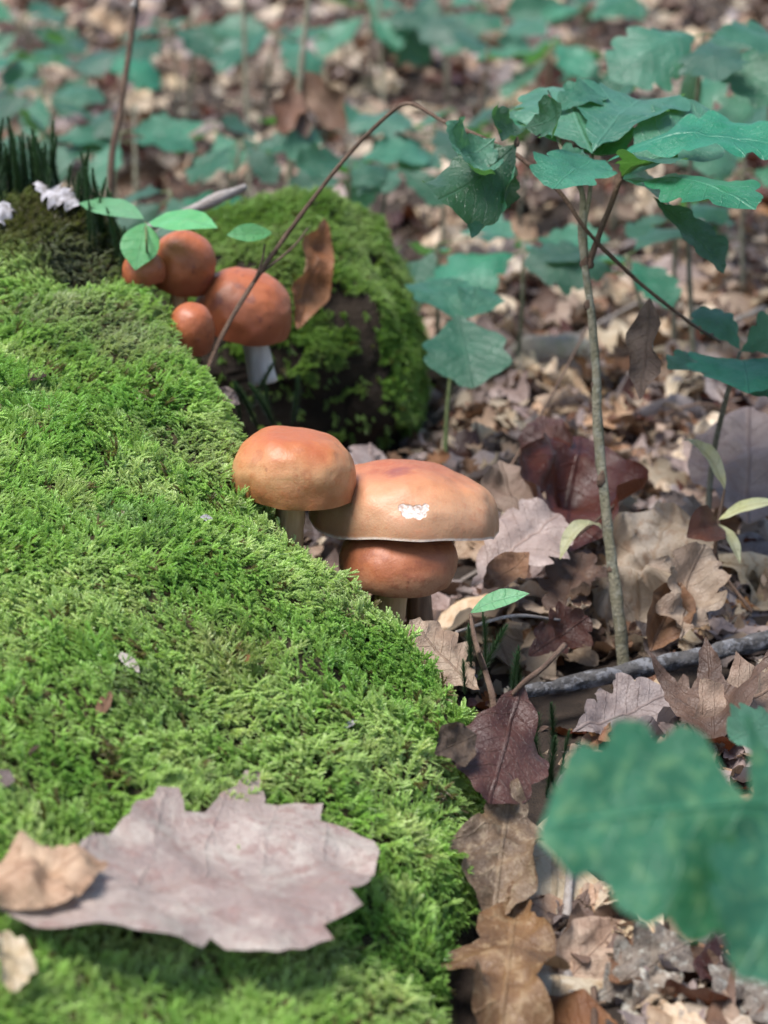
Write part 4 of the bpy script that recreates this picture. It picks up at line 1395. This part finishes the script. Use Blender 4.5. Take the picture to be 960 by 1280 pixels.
# seedling in front, right of the view
FA = at(1015, 1000, 53)
fb = np.array([FA[0] + 1.5, FA[1] + 1.0, float(ground(FA[0] + 1.5, FA[1] + 1.0)) - 0.3])
t = thing('oak_seedling', fb, 'oak seedling holding a big green scalloped leaf over the litter beside the leaning dead leaves', 'seedling')
part_tube('stem', [fb, (fb + FA) / 2 + np.array([0.5, 0, 0]), FA], [0.2, 0.17, 0.12], M_STEM, t, 8, 12)
me = leaf_mesh('leaf', 'custom', 6.5, M_GREENF, 471, None, 0.05, 60,
               dict(up=[(0, 0), (0.05, 0.14), (0.10, 0.32), (0.19, 0.42), (0.26, 0.38), (0.31, 0.46), (0.40, 0.47), (0.46, 0.39), (0.52, 0.41), (0.60, 0.40), (0.66, 0.32), (0.72, 0.33), (0.80, 0.26), (0.84, 0.17), (0.92, 0.17), (0.99, 0.08), (1, 0)],
                    lo=[(0, 0), (0.08, -0.06), (0.13, -0.24), (0.18, -0.28), (0.235, -0.04), (0.30, -0.05), (0.36, -0.20), (0.44, -0.27), (0.52, -0.23), (0.58, -0.29), (0.68, -0.29), (0.73, -0.22), (0.80, -0.24), (0.87, -0.19), (0.93, -0.10), (1, 0)], soft=True),
               fold=0.05, curl=-0.4, roll=-0.5, wave=0.03, nw=2, wrinkle=0.02)
place_leaf('leaf', me, FA, at(674, 1048, 50), (0.1, -0.72, 0.62), t)
green_leaf(t, FA, at(925, 1225, 49), (0.3, -0.6, 0.6), 472, 0.36, mat=M_GREENF, curl=-0.5)
FB = at(985, 905, 74)
fb = np.array([FB[0] + 1, FB[1] + 1, float(ground(FB[0] + 1, FB[1] + 1)) - 0.3])
t = thing('oak_seedling', fb, 'short oak seedling leaf clump beside the spiky standing dead leaf', 'seedling')
part_tube('stem', [fb, FB], [0.15, 0.1], M_STEM, t, 7, 6)
green_leaf(t, FB, at(912, 925, 72), (0, -0.6, 0.8), 473, 0.36, curl=-0.4)
green_leaf(t, FB, at(1060, 900, 74), (0, -0.6, 0.8), 474, 0.36, curl=-0.4)

# bare upright stems behind
tall = thing('upright_stem', at(138, 240, 122), 'dark brown upright stem rising behind the haircap moss', 'stem')
a_ = at(138, 240, 122)
part_tube('stem', [np.array([a_[0], a_[1], -1.0]), a_, at(152, 130, 122), at(165, 40, 122), at(174, -20, 122), at(185, -200, 122)], [0.2, 0.19, 0.17, 0.15, 0.13, 0.1], M_TWIG, tall, 8, 40, 0.1, 2)
part_tube('bud', [at(166, 8, 121.7), at(169, -2, 121.6)], [0.22, 0.1], M_GREYWOOD, tall, 7, 6)
for (x0, x1, d, r, lab, sd) in [(303, 312, 165, 0.2, 'slim grey upright stem behind the mossy log', 3), (388, 360, 150, 0.26, 'grey-green upright stem bearing withered brown leaves behind the mossy log', 4),
                                (474, 482, 200, 0.24, 'slender far upright stem beyond the arching twig', 5), (168, 170, 160, 0.2, 'slim pale stem close beside the dark upright stem', 6)]:
    a_ = at(x1, 245, d)
    g_ = np.array([a_[0], a_[1], float(ground(a_[0], a_[1])) - 0.3])
    t = thing('upright_stem', g_, lab, 'stem')
    hi = 130 if sd == 6 else -160
    part_tube('stem', [g_, a_, at((x0 + x1) / 2, 110, d), at(x0, -20, d)] if sd != 6 else [g_, a_, at(x0, 130, d)], [r, r * 0.95, r * 0.85, r * 0.7] if sd != 6 else [r, r * 0.9, r * 0.6], M_STEM, t, 8, 30, 0.1, sd)
    if sd == 4:
        for A_, B_, s2 in [((372, 105, 150), (350, 168, 148), 1), ((370, 128, 150), (384, 172, 149), 2), ((376, 88, 150), (434, 165, 149), 3), ((376, 95, 150), (352, 140, 151), 4)]:
            me = leaf_mesh('withered_leaf', 'oval', 1, M_ORANGE if s2 != 2 else M_DARK, 480 + s2, 0.24, 0.09, 26, {}, roll=1.8, curl=0.6, wave=0.06)
            place_leaf('withered_leaf', me, at(*A_), at(*B_), (0.3 - 0.2 * s2, -0.8, 0.2), t)


STEMS = [((545, 0), (560, 150), 210, 'thin bare stem rising behind the bend of the arching twig'), ((28, 0), (18, 150), 200, 'thin bare stem beyond the haircap moss'), ((240, 20), (228, 175), 195, 'thin bare stem between the dark stem and the slim grey one'),
         ((610, 60), (600, 260), 165, 'thin bare stem behind the curled sapling leaves'), ((850, 150), (842, 330), 150, 'thin bare stem behind the narrow hanging leaf'), ((690, 0), (700, 140), 215, 'thin far stem behind the sapling top'),
         ((925, 210), (918, 330), 155, 'thin bare stem in the shade beyond the wavy-leaved seedling'), ((430, 30), (442, 170), 205, 'thin crooked stem beside the withered leaves')]
for k, ((xa, ya), (xb, yb), d, lab) in enumerate(STEMS):
    a_, b_ = at(xa, ya, d), at(xb, yb, d)
    g_ = np.array([b_[0], b_[1], float(ground(b_[0], b_[1])) - 0.3])
    t = thing('upright_stem', g_, lab, 'stem')
    part_tube('stem', [g_, b_, (a_ + b_) / 2 + np.array([0.4 * (-1) ** k, 0, 0]), a_], [0.2, 0.17, 0.14, 0.09], M_TWIG if k % 2 else M_STEM, t, 7, 20, 0.15, k)
    m_ = (a_ + b_) / 2 + np.array([0.4 * (-1) ** k, 0, 0])
    part_tube('side_twig', [m_, m_ + np.array([1.6 * (-1) ** k, 0.6, 1.5]), m_ + np.array([2.6 * (-1) ** k, 0.8, 3.2])], [0.1, 0.07, 0.04], M_TWIG, t, 6, 8)

# ----------------------------------------------------------------------------
# chosen dead leaves
# ----------------------------------------------------------------------------
def dead(A, B, nrm, mat, seed, label, kind='oak', wid=0.28, step=0.042, lobes=5, depth=0.38, okw=None, **sh):
    d = dict(fold=0.1, curl=0.3, roll=0.6, wave=0.06, nw=2.0, wrinkle=0.05, crease=0.035)
    d.update(sh)
    L = np.linalg.norm(np.asarray(B) - np.asarray(A))
    k = okw or (dict(lobes=lobes, depth=depth) if kind != 'oval' else {})
    me = leaf_mesh('dead_leaf', kind, L, mat, seed, wid, step, 54, k, **d)
    return tag(place_leaf('dead_leaf', me, A, B, nrm), label, 'dead leaf')


UPZ = np.array([0, 0, 1.0])
# the big one on the moss
def shear(p, k=0.34):
    return [(x + k * y, y) for x, y in p]


pa, pb_ = hit(2, 1196) + UPZ * 1.4, hit(474, 1122) + UPZ * 1.6
dead(pa, pb_, (0.05, -0.15, 1.0), M_PALE, 601, 'large pale mauve-grey pointed-lobed leaf lying on the green moss', 'custom', step=0.035,
     okw=dict(up=shear([(0, 0.02), (0.12, 0.08), (0.20, 0.12), (0.22, 0.16), (0.30, 0.22), (0.38, 0.29), (0.46, 0.36), (0.52, 0.35), (0.53, 0.27), (0.60, 0.30), (0.69, 0.39), (0.775, 0.50), (0.775, 0.39), (0.76, 0.29), (0.83, 0.275), (0.92, 0.25), (0.885, 0.19), (0.95, 0.16), (1.0, 0.08)]) + [(1.0, 0.0)],
              lo=shear([(0, 0.0), (0.06, -0.09), (0.2, -0.17), (0.34, -0.235), (0.44, -0.25), (0.475, -0.215), (0.50, -0.265), (0.62, -0.32), (0.75, -0.305), (0.745, -0.25), (0.85, -0.235), (0.855, -0.16), (0.93, -0.13), (0.97, -0.05), (1.0, 0.0)])),
     fold=0.12, curl=0.1, roll=-0.3, wave=0.03, nw=1.5, wrinkle=0.03, crease=0.012)
dead(hit(-45, 1190) + UPZ * 1.9, hit(140, 1165) + UPZ * 2.1, (-0.05, -0.35, 0.95), M_BUFF, 602, 'torn brown and cream curled scrap at the stalk end of the large pale leaf', 'oval', 0.26, roll=-0.9, wave=0.05, nw=2, wrinkle=0.08, crease=0.06)
dead(hit(12, 1205) + UPZ * 1.0, hit(18, 1285) + UPZ * 1.0, (0.3, -0.6, 0.7), M_CREAM, 603, 'small cream leaf scrap hanging below the torn leaf end', 'oval', 0.2, roll=1.5, wrinkle=0.08)
# the leaning ones at the foot of the moss
dead(at(655, 850, 80), at(612, 1005, 76.5), (0.1, -0.85, 0.45), M_RED, 604, 'glossy dark red-brown leaf standing upright on the rolled spotted leaf', 'oak', 0.30, lobes=3, depth=0.25, roll=-1.0, curl=0.2, wave=0.04, wrinkle=0.03)
dead(at(640, 962, 78.2), at(616, 1150, 73.6), (-0.05, -0.7, 0.65), M_SPOTTED, 605, 'upper spotted brown leaf with rolled edges leaning on the moss', 'oak', 0.27, lobes=3, depth=0.3, roll=1.3, wave=0.12, nw=1.8, curl=0.3, wrinkle=0.06, step=0.03)
dead(at(648, 1088, 75.2), at(622, 1330, 68.2), (-0.05, -0.75, 0.6), M_SPOTTED, 631, 'lower spotted brown leaf with wavy lobes below the upper rolled one', 'oak', 0.21, lobes=4, depth=0.4, roll=1.2, wave=0.13, nw=2.4, curl=-0.3, wrinkle=0.06, step=0.03)
dead(at(698, 1000, 78.8), at(688, 1300, 70.8), (0.15, -0.75, 0.6), M_CREAM, 606, 'whitish lobed leaf behind the spotted leaning leaf', 'oak', 0.24, lobes=4, depth=0.4, roll=-0.5, wave=0.05, nw=2.3)
dead(at(596, 918, 77.5), at(543, 942, 76.4), (0.2, -0.7, 0.5), M_DARK, 607, 'small dark brown leaf corner poking from the moss edge', 'oval', 0.42, roll=0.8)
dead(at(600, 862, 86.5), at(512, 775, 88), (0.2, -0.6, 0.75), M_BUFF, 608, 'buff leaf lying below the low mushroom against the moss', 'oak', 0.33, roll=-0.8, wave=0.05)
# around the sapling foot
dead(at(762, 815, 96.5), at(842, 628, 100), (-0.2, -0.45, 0.85), M_CREAM, 609, 'large crumpled pale buff leaf right of the sapling stem', 'oak', 0.36, lobes=4, roll=1.2, wave=0.14, nw=1.8, wrinkle=0.12, curl=0.6, crease=0.12)
dead(at(850, 800, 93), at(880, 680, 96), (0.3, -0.6, 0.7), M_BUFF, 610, 'buff wavy leaf propped on the crumpled pale leaf', 'oak', 0.36, roll=0.9, wave=0.11, wrinkle=0.08, crease=0.09)
dead(at(812, 815, 94), at(852, 728, 95.5), (0.1, -0.75, 0.6), M_ORANGE, 611, 'tan folded leaf in front of the crumpled pale leaf', 'oval', 0.36, fold=0.8, wave=0.06)
dead(at(725, 545, 107), at(705, 690, 99), (0.1, -0.65, 0.75), M_RED, 612, 'dark maroon cupped leaf behind the sapling stem', 'oval', 0.40, roll=2.6, curl=0.7, wave=0.05, wrinkle=0.05)
dead(at(690, 590, 105), at(676, 520, 108), (-0.2, -0.8, 0.5), M_RED, 613, 'dark red-brown leaf tip above the maroon cupped leaf', 'oval', 0.36, roll=1.2)
dead(at(655, 668, 101), at(625, 575, 104), (0.4, -0.7, 0.6), M_BUFF, 614, 'tan leaf beside the widest mushroom cap', 'oval', 0.34, roll=0.9, wave=0.05)
dead(at(935, 655, 103), at(936, 508, 108), (0.05, -0.72, 0.65), M_MAUVE, 615, 'large flat mauve leaf standing near the yellowed leaf', 'oval', 0.36, roll=-0.5, curl=-0.2, wave=0.03, crease=0.05)
dead(at(893, 935, 85.5), at(882, 795, 89), (-0.25, -0.9, 0.3), M_DARK, 616, 'brown spiky-lobed leaf standing in front of the grey branch', 'custom', roll=0.8, wave=0.04,
     okw=dict(up=[(0, 0.02), (0.2, 0.16), (0.42, 0.30), (0.62, 0.36), (0.86, 0.46), (0.70, 0.28), (0.60, 0.18), (0.62, 0.10), (0.86, 0.07), (1.0, 0.0)],
              lo=[(0, -0.02), (0.16, -0.18), (0.30, -0.34), (0.42, -0.40), (0.74, -0.50), (0.56, -0.33), (0.50, -0.2), (0.60, -0.10), (0.84, -0.07), (1.0, 0.0)]))
dead(at(850, 930, 86), at(980, 850, 88), (0.1, -0.7, 0.6), M_BUFF, 617, 'buff jagged leaf beside the spiky standing leaf', 'spiky', 0.4, lobes=3, depth=0.5, roll=0.7, wave=0.05)
dead(at(715, 915, 89), at(840, 862, 91), (0.0, -0.6, 0.8), M_MAUVE, 618, 'mauve leaf lying in front of the grey branch', 'oak', 0.34, roll=-0.7)
dead(at(588, 735, 96), at(700, 642, 99), (-0.1, -0.5, 0.85), M_MAUVE, 619, 'pale mauve leaf right behind the widest mushroom cap', 'oak', 0.34, roll=-0.6, curl=-0.3)
dead(at(605, 735, 94), at(662, 690, 95), (0.1, -0.6, 0.8), M_ORANGE, 620, 'tan leaf tip just above the single oval leaf', 'oval', 0.3, roll=0.8)
dead(at(695, 790, 95.5), at(728, 690, 99), (-0.2, -0.7, 0.6), M_DARK, 621, 'dark brown rolled leaf left of the sapling foot', 'oak', 0.34, roll=1.6, wave=0.08)
dead(at(660, 820, 92), at(735, 770, 95), (0.1, -0.7, 0.6), M_RED, 622, 'red-brown leaf in the hollow left of the sapling foot', 'oak', 0.3, roll=1.2)
# bottom right
dead(at(742, 1250, 71.3), at(862, 1178, 72), (0.0, -0.6, 0.8), M_GREYL, 623, 'grey crumbling lichen-covered leaf on the litter', 'oak', 0.40, roll=0.6, wave=0.07, wrinkle=0.10, depth=0.5)
dead(at(780, 1290, 69.5), at(850, 1220, 71), (0.1, -0.6, 0.8), M_GREYL, 624, 'grey-green ragged leaf in front of the crumbling lichen leaf', 'spiky', 0.40, roll=0.5, wave=0.06, wrinkle=0.1)
dead(at(885, 1205, 71.5), at(985, 1275, 69), (0.0, -0.6, 0.8), M_GREYL, 625, 'pale jagged lichen-stained leaf beside the dark twig', 'spiky', 0.38, lobes=4, roll=0.6, wrinkle=0.09)
dead(at(780, 1300, 69.5), at(635, 1262, 71.5), (0.0, -0.55, 0.85), M_ORANGE, 626, 'orange-brown leaf with clear veins beneath the grey stick', 'oval', 0.28, roll=-0.6, curl=-0.3, wrinkle=0.02)
dead(at(700, 1235, 72.5), at(778, 1150, 74), (0.05, -0.65, 0.75), M_BUFF, 627, 'pinkish buff cupped leaf by the top of the grey stick', 'oval', 0.38, roll=1.0, wave=0.05)
dead(at(735, 1110, 75.5), at(690, 1210, 73.5), (-0.2, -0.7, 0.6), M_DARK, 628, 'brown leaf behind the grey stick', 'oak', 0.3, roll=0.8)
# hanging on the log, by the twig
dead(at(406, 272, 112.8), at(372, 412, 111.5), (0.5, -0.8, 0.15), M_ORANGE, 629, 'rust-brown folded leaf hanging down the front of the mossy log', 'oval', 0.2, roll=1.6, twist=0.6)
dead(at(300, 505, 100.5), at(270, 485, 100), (0.2, -0.7, 0.6), M_MAUVE, 630, 'little mauve-brown leaf in the dark gap below the small mushrooms', 'oval', 0.3, roll=1.0)

t5 = [at(940, 765, 95.5), at(898, 705, 97), at(897, 660, 97.5), at(906, 612, 98)]
tw = thing('yellow_leaf_shoot', t5[0], 'thin dark shoot with narrow yellowed leaves right of the crumpled pale leaf', 'shoot')
part_tube('stem', t5, [0.08, 0.08, 0.09, 0.05], M_TWIG, tw, 6, 18, 0.15, 4)
for A_, B_, nn, s2, w, m in [((906, 612, 98), (852, 550, 100), (0.5, -0.7, 0.5), 1, 0.13, M_YELLOW), ((898, 650, 97.5), (975, 628, 97), (0, -0.5, 0.8), 2, 0.12, M_YELLOW),
                             ((898, 655, 97.4), (925, 705, 96.5), (0.4, -0.7, 0.5), 3, 0.14, M_YELLOW), ((897, 655, 97.3), (858, 672, 96), (0.1, -0.75, 0.6), 4, 0.42, M_RED)]:
    me = leaf_mesh('narrow_leaf', 'oval', 1, m, 650 + s2, w, 0.06, 30, {}, fold=0.4, curl=-0.9, roll=0.4, wrinkle=0.02)
    place_leaf('leaf' if s2 < 4 else 'withered_leaf', me, at(*A_), at(*B_), nn, tw)
me = leaf_mesh('dead_leaf', 'oval', 1, M_YELLOW, 660, 0.12, 0.06, 30, {}, fold=0.5, curl=-1.6, roll=0.5, wrinkle=0.02)
tag(place_leaf('dead_leaf', me, at(752, 662, 97), at(700, 700, 95), (-0.3, -0.3, 0.9)), 'narrow yellowed leaf bent over left of the sapling stem', 'dead leaf')

# ----------------------------------------------------------------------------
# sticks and twigs
# ----------------------------------------------------------------------------
stick('fallen_branch', [at(640, 868, 89.6), at(720, 853, 91), at(800, 836, 92), at(880, 818, 93.5), at(960, 800, 95), at(1100, 765, 98)], [0.22, 0.29, 0.33, 0.31, 0.33, 0.30], M_BRANCH,
      'fallen grey branch mottled with pale lichen lying on the litter', 'branch', sides=14, n=90, wob=0.34, seed=2)
stick('twig', [at(640, 868, 79.6), at(655, 853, 79.8), at(682, 832, 80.5), at(706, 806, 81.5)], [0.06, 0.09, 0.09, 0.10], M_TWIG, 'short reddish twig sticking up behind the glossy red-brown leaf', 'twig', seed=3)
stick('twig', [at(716, 1050, 77), at(710, 1120, 75.5), at(706, 1185, 74), at(712, 1245, 72)], [0.11, 0.15, 0.17, 0.22], M_GREYWOOD, 'grey upright stick beside the whitish lobed leaf', 'stick', n=24, wob=0.3, seed=4)
stick('twig', [at(618, 618, 103), at(655, 555, 107), at(692, 490, 111), at(738, 402, 117)], [0.09, 0.08, 0.07, 0.05], M_TWIG, 'thin slanting twig between the widest mushroom and the sapling', 'twig', seed=5)
stick('twig', [at(118, 316, 105.5), at(190, 283, 107), at(240, 262, 108), at(268, 250, 108.6), at(306, 234, 110)], [0.16, 0.18, 0.2, 0.28, 0.17], M_GREYWOOD, 'broken grey stick lying behind the rust mushrooms', 'stick', n=40, wob=0.3, seed=6)
stick('twig', [at(742, 1235, 71.5), at(743, 1300, 69.5)], [0.1, 0.13], M_TWIG, 'small dark twig end in front of the grey lichen leaf', 'twig', seed=7)
stick('twig', [at(800, 1175, 73.5), at(880, 1205, 72.4), at(985, 1245, 71)], [0.1, 0.16, 0.16], M_TWIG, 'dark twig lying under the big green scalloped leaf', 'twig', seed=8)
stick('twig', [at(570, 790, 89), at(640, 770, 92), at(700, 775, 94)], [0.06, 0.07, 0.05], M_GREYWOOD, 'thin pale twig lying behind the single oval leaf', 'twig', seed=9)
stick('twig', [at(664, 700, 98), at(720, 670, 99), at(770, 630, 101)], [0.07, 0.08, 0.05], M_TWIG, 'thin brown twig lying across behind the sapling stem', 'twig', seed=10)
rt = np.random.default_rng(91)
for k in range(26):
    y = rt.uniform(95, 230)
    x = rt.uniform(-0.06, 0.16) * y
    if ((x - LC[0]) / 8) ** 2 + ((y - LC[1]) / 10) ** 2 < 1 or float(edge_dist(x, y)[0]) > -3:
        continue
    a, l = rt.uniform(0, 3.14), rt.uniform(4, 12)
    dv = np.array([math.cos(a), math.sin(a)]) * l / 2
    P = []
    for f in (-1, -0.3, 0.3, 1):
        q = np.array([x, y]) + dv * f + rt.normal(size=2) * 0.25
        P.append([q[0], q[1], float(hm(q[0], q[1])) + 0.45 + 0.3 * rt.random()])
    r = rt.uniform(0.06, 0.17)
    stick('twig', P, [r, r, r * 0.8, r * 0.5], M_TWIG if k % 3 else M_GREYWOOD, ('thin dark' if k % 3 else 'thin grey') + (' long' if l > 8 else ' short') + ' twig lying ' + min(MARKS, key=lambda m: np.linalg.norm((m[0] - np.array(P[1]))[:2]))[1], 'twig',
          'loose twigs on the litter', 7, 16, 0.15, k)


# pale stone on the litter
def stone_mesh(rx, ry, rz, seed, mat):
    V, F, nu, nv = [], [], 28, 16
    for j in range(nv + 1):
        for i in range(nu):
            b, a = math.pi * j / nv, 2 * math.pi * i / nu
            V.append((rx * math.sin(b) * math.cos(a), ry * math.sin(b) * math.sin(a), rz * math.cos(b)))
    V = np.array(V)
    V *= (1 + 0.25 * fbm(V[:, 0] * 0.6, V[:, 1] * 0.6, V[:, 2] * 0.6 + seed, 51, 3))[:, None]
    for j in range(nv):
        for i in range(nu):
            F.append((j * nu + i, (j + 1) * nu + i, (j + 1) * nu + (i + 1) % nu, j * nu + (i + 1) % nu))
    return make_mesh('stone', V, F, mat)


M_STONE = bark_material('stone', (0.252, 0.215, 0.182), (0.330, 0.290, 0.248), lich=0.4, lichen=(0.180, 0.191, 0.110), scale=0.6)
P0 = at(694, 418, 133)
P0[2] = float(hm(P0[0], P0[1])) + 0.6
M = np.eye(4)
M[:3, 3] = P0
tag(obj('stone', stone_mesh(2.4, 1.5, 0.9, 1, M_STONE), None, M), 'pale flat stone lying in the litter behind the sapling stem', 'stone')


# ----------------------------------------------------------------------------
# haircap moss
# ----------------------------------------------------------------------------
def haircap(seed, h):
    rng = np.random.default_rng(seed)
    V, F, T = [], [], []
    n = int(h / 0.07)
    lean = rng.normal(size=2) * 0.1
    for k in range(n):
        t = k / n
        p = np.array([lean[0] * t * t * h, lean[1] * t * t * h, t * h])
        for q in range(4):
            a = k * 2.2 + q * 1.57 + rng.normal() * 0.2
            o = np.array([math.cos(a), math.sin(a), 0])
            d = unit(o * (0.42 + 0.5 * (1 - t)) + np.array([0, 0, 1.0]))
            l = 0.55 * (0.75 + 0.4 * math.sin(math.pi * t)) * rng.uniform(0.8, 1.2) * (0.6 if t > 0.85 else 1)
            s = unit(np.cross(d, o)) * 0.035
            b = len(V)
            V += [p - s, p + s, p + d * l]
            F.append((b, b + 1, b + 2))
            T += [t * 0.5, t * 0.5, t]
    return make_mesh('haircap_stalk', np.array(V), F, M_HAIRCAP, attrs={'tip': np.array(T)}, smooth_shade=False)


HC = [haircap(700 + k, 2.4 + 0.35 * k) for k in range(6)]
rh = np.random.default_rng(19)
hb = hit(60, 262)
hc = thing('haircap_moss_clump', hb, 'clump of tall dark spiky haircap moss along the back of the stump', 'moss')
cnt = 0
while cnt < 75:
    px = rh.uniform(-60, 150)
    e = np.array([np.interp(px, [p[0] for p in EDGE_PX[:6]], EDGE[:6, k]) for k in range(3)])
    x, y = e[0] + rh.normal() * 0.5, e[1] + rh.uniform(-1.6, 0.5)
    z = float(mound(x, y))
    if z < 4:
        continue
    s = rh.uniform(0.75, 1.1) * np.interp(px, [-60, 60, 120, 175], [1.05, 1.0, 0.8, 0.62])
    a = rh.uniform(0, 6.28)
    M = np.array(Matrix.Rotation(a, 4, 'Z') @ Matrix.Rotation(rh.normal() * 0.08, 4, 'X')) @ np.diag([s, s, s, 1])
    M[:3, 3] = (x, y, z - 0.2)
    obj('stalk', HC[int(rh.integers(6))], hc, M)
    cnt += 1
for (pts, lab) in [([(590, 800, 87), (598, 812, 86.5), (606, 798, 87.5), (582, 830, 86), (640, 845, 87), (652, 838, 88)], 'small dark haircap moss tuft by the single oval leaf'),
                   ([(690, 940, 85), (684, 958, 84.5), (697, 955, 84.8), (678, 925, 85.5), (702, 930, 85.5), (692, 905, 86.5), (668, 905, 86.5)], 'dark haircap moss tuft right of the glossy red-brown leaf'),
                   ([(300, 492, 103), (320, 500, 103.5), (345, 505, 104), (285, 500, 103), (365, 498, 105), (335, 488, 105), (312, 478, 104.5)], 'dark haircap moss tuft below the pale mushroom stem')]:
    P0 = at(*pts[0])
    t = thing('haircap_moss_tuft', P0 - UPZ * 1.0, lab, 'moss')
    for q in pts:
        s = rh.uniform(0.55, 0.85)
        M = np.array(Matrix.Rotation(rh.uniform(0, 6), 4, 'Z') @ Matrix.Rotation(rh.normal() * 0.2, 4, 'X')) @ np.diag([s, s, s, 1])
        M[:3, 3] = at(*q) - UPZ * 1.2
        obj('stalk', HC[int(rh.integers(4))], t, M)

# ----------------------------------------------------------------------------
# lichen and small bits on the moss
# ----------------------------------------------------------------------------
rl = np.random.default_rng(4)
me = leaf_mesh('lichen', 'spiky', 2.2, M_LICHEN, 801, 0.34, 0.05, 50, dict(lobes=6, depth=0.6), roll=-0.6, wave=0.06, nw=4, wrinkle=0.10)
tag(place_leaf('lichen_patch', me, hit(42, 255) + UPZ * 0.9, hit(100, 285) + UPZ * 1.0, (0.2, -0.5, 0.8)), 'white ragged lichen patch on the dry brown tuft of the stump', 'lichen')
me = leaf_mesh('lichen', 'spiky', 1.0, M_LICHEN, 802, 0.4, 0.08, 40, dict(lobes=4, depth=0.6), roll=-0.6, wave=0.06, nw=4, wrinkle=0.10)
tag(place_leaf('lichen_patch', me, hit(-6, 300) + UPZ * 0.7, hit(10, 275) + UPZ * 0.8, (0.3, -0.7, 0.6)), 'small white lichen scrap at the foot of the brown tuft', 'lichen')
for (x0, y0, x1, y1, w, mat, lab) in [(122, 915, 150, 870, 0.16, M_ORANGE, 'pointed orange-brown bark flake stuck in the moss'), (-8, 1005, 24, 975, 0.4, M_MAUVE, 'pale leaf chip on the moss above the large leaf'),
                                      (250, 662, 276, 672, 0.3, M_LICHEN, 'whitish chip on the moss left of the domed mushroom'), (148, 832, 190, 880, 0.12, M_GREYWOOD, 'dry grey moss shoot lying in the green moss'),
                                      (300, 838, 330, 850, 0.3, M_ORANGE, 'rusty leaf crumb in the middle of the moss'), (40, 490, 62, 480, 0.25, M_RED, 'dark red crumb on the upper moss'),
                                      (430, 925, 455, 920, 0.2, M_LICHEN, 'tiny white chip on the lower moss slope'), (35, 960, 62, 950, 0.12, M_DARK, 'thin dark splinter on the moss by the pale leaf chip')]:
    me = leaf_mesh('flake', 'oval', 1, mat, 820 + x1, w, 0.14, 16, {}, roll=0.8, wrinkle=0.04)
    tag(place_leaf('leaf_flake', me, hit(x0, y0) + UPZ * 0.45, hit(x0 * 0.35 + x1 * 0.65, y0 * 0.35 + y1 * 0.65) + UPZ * 0.6, (0.05, -0.5, 0.85)), lab, 'flake')
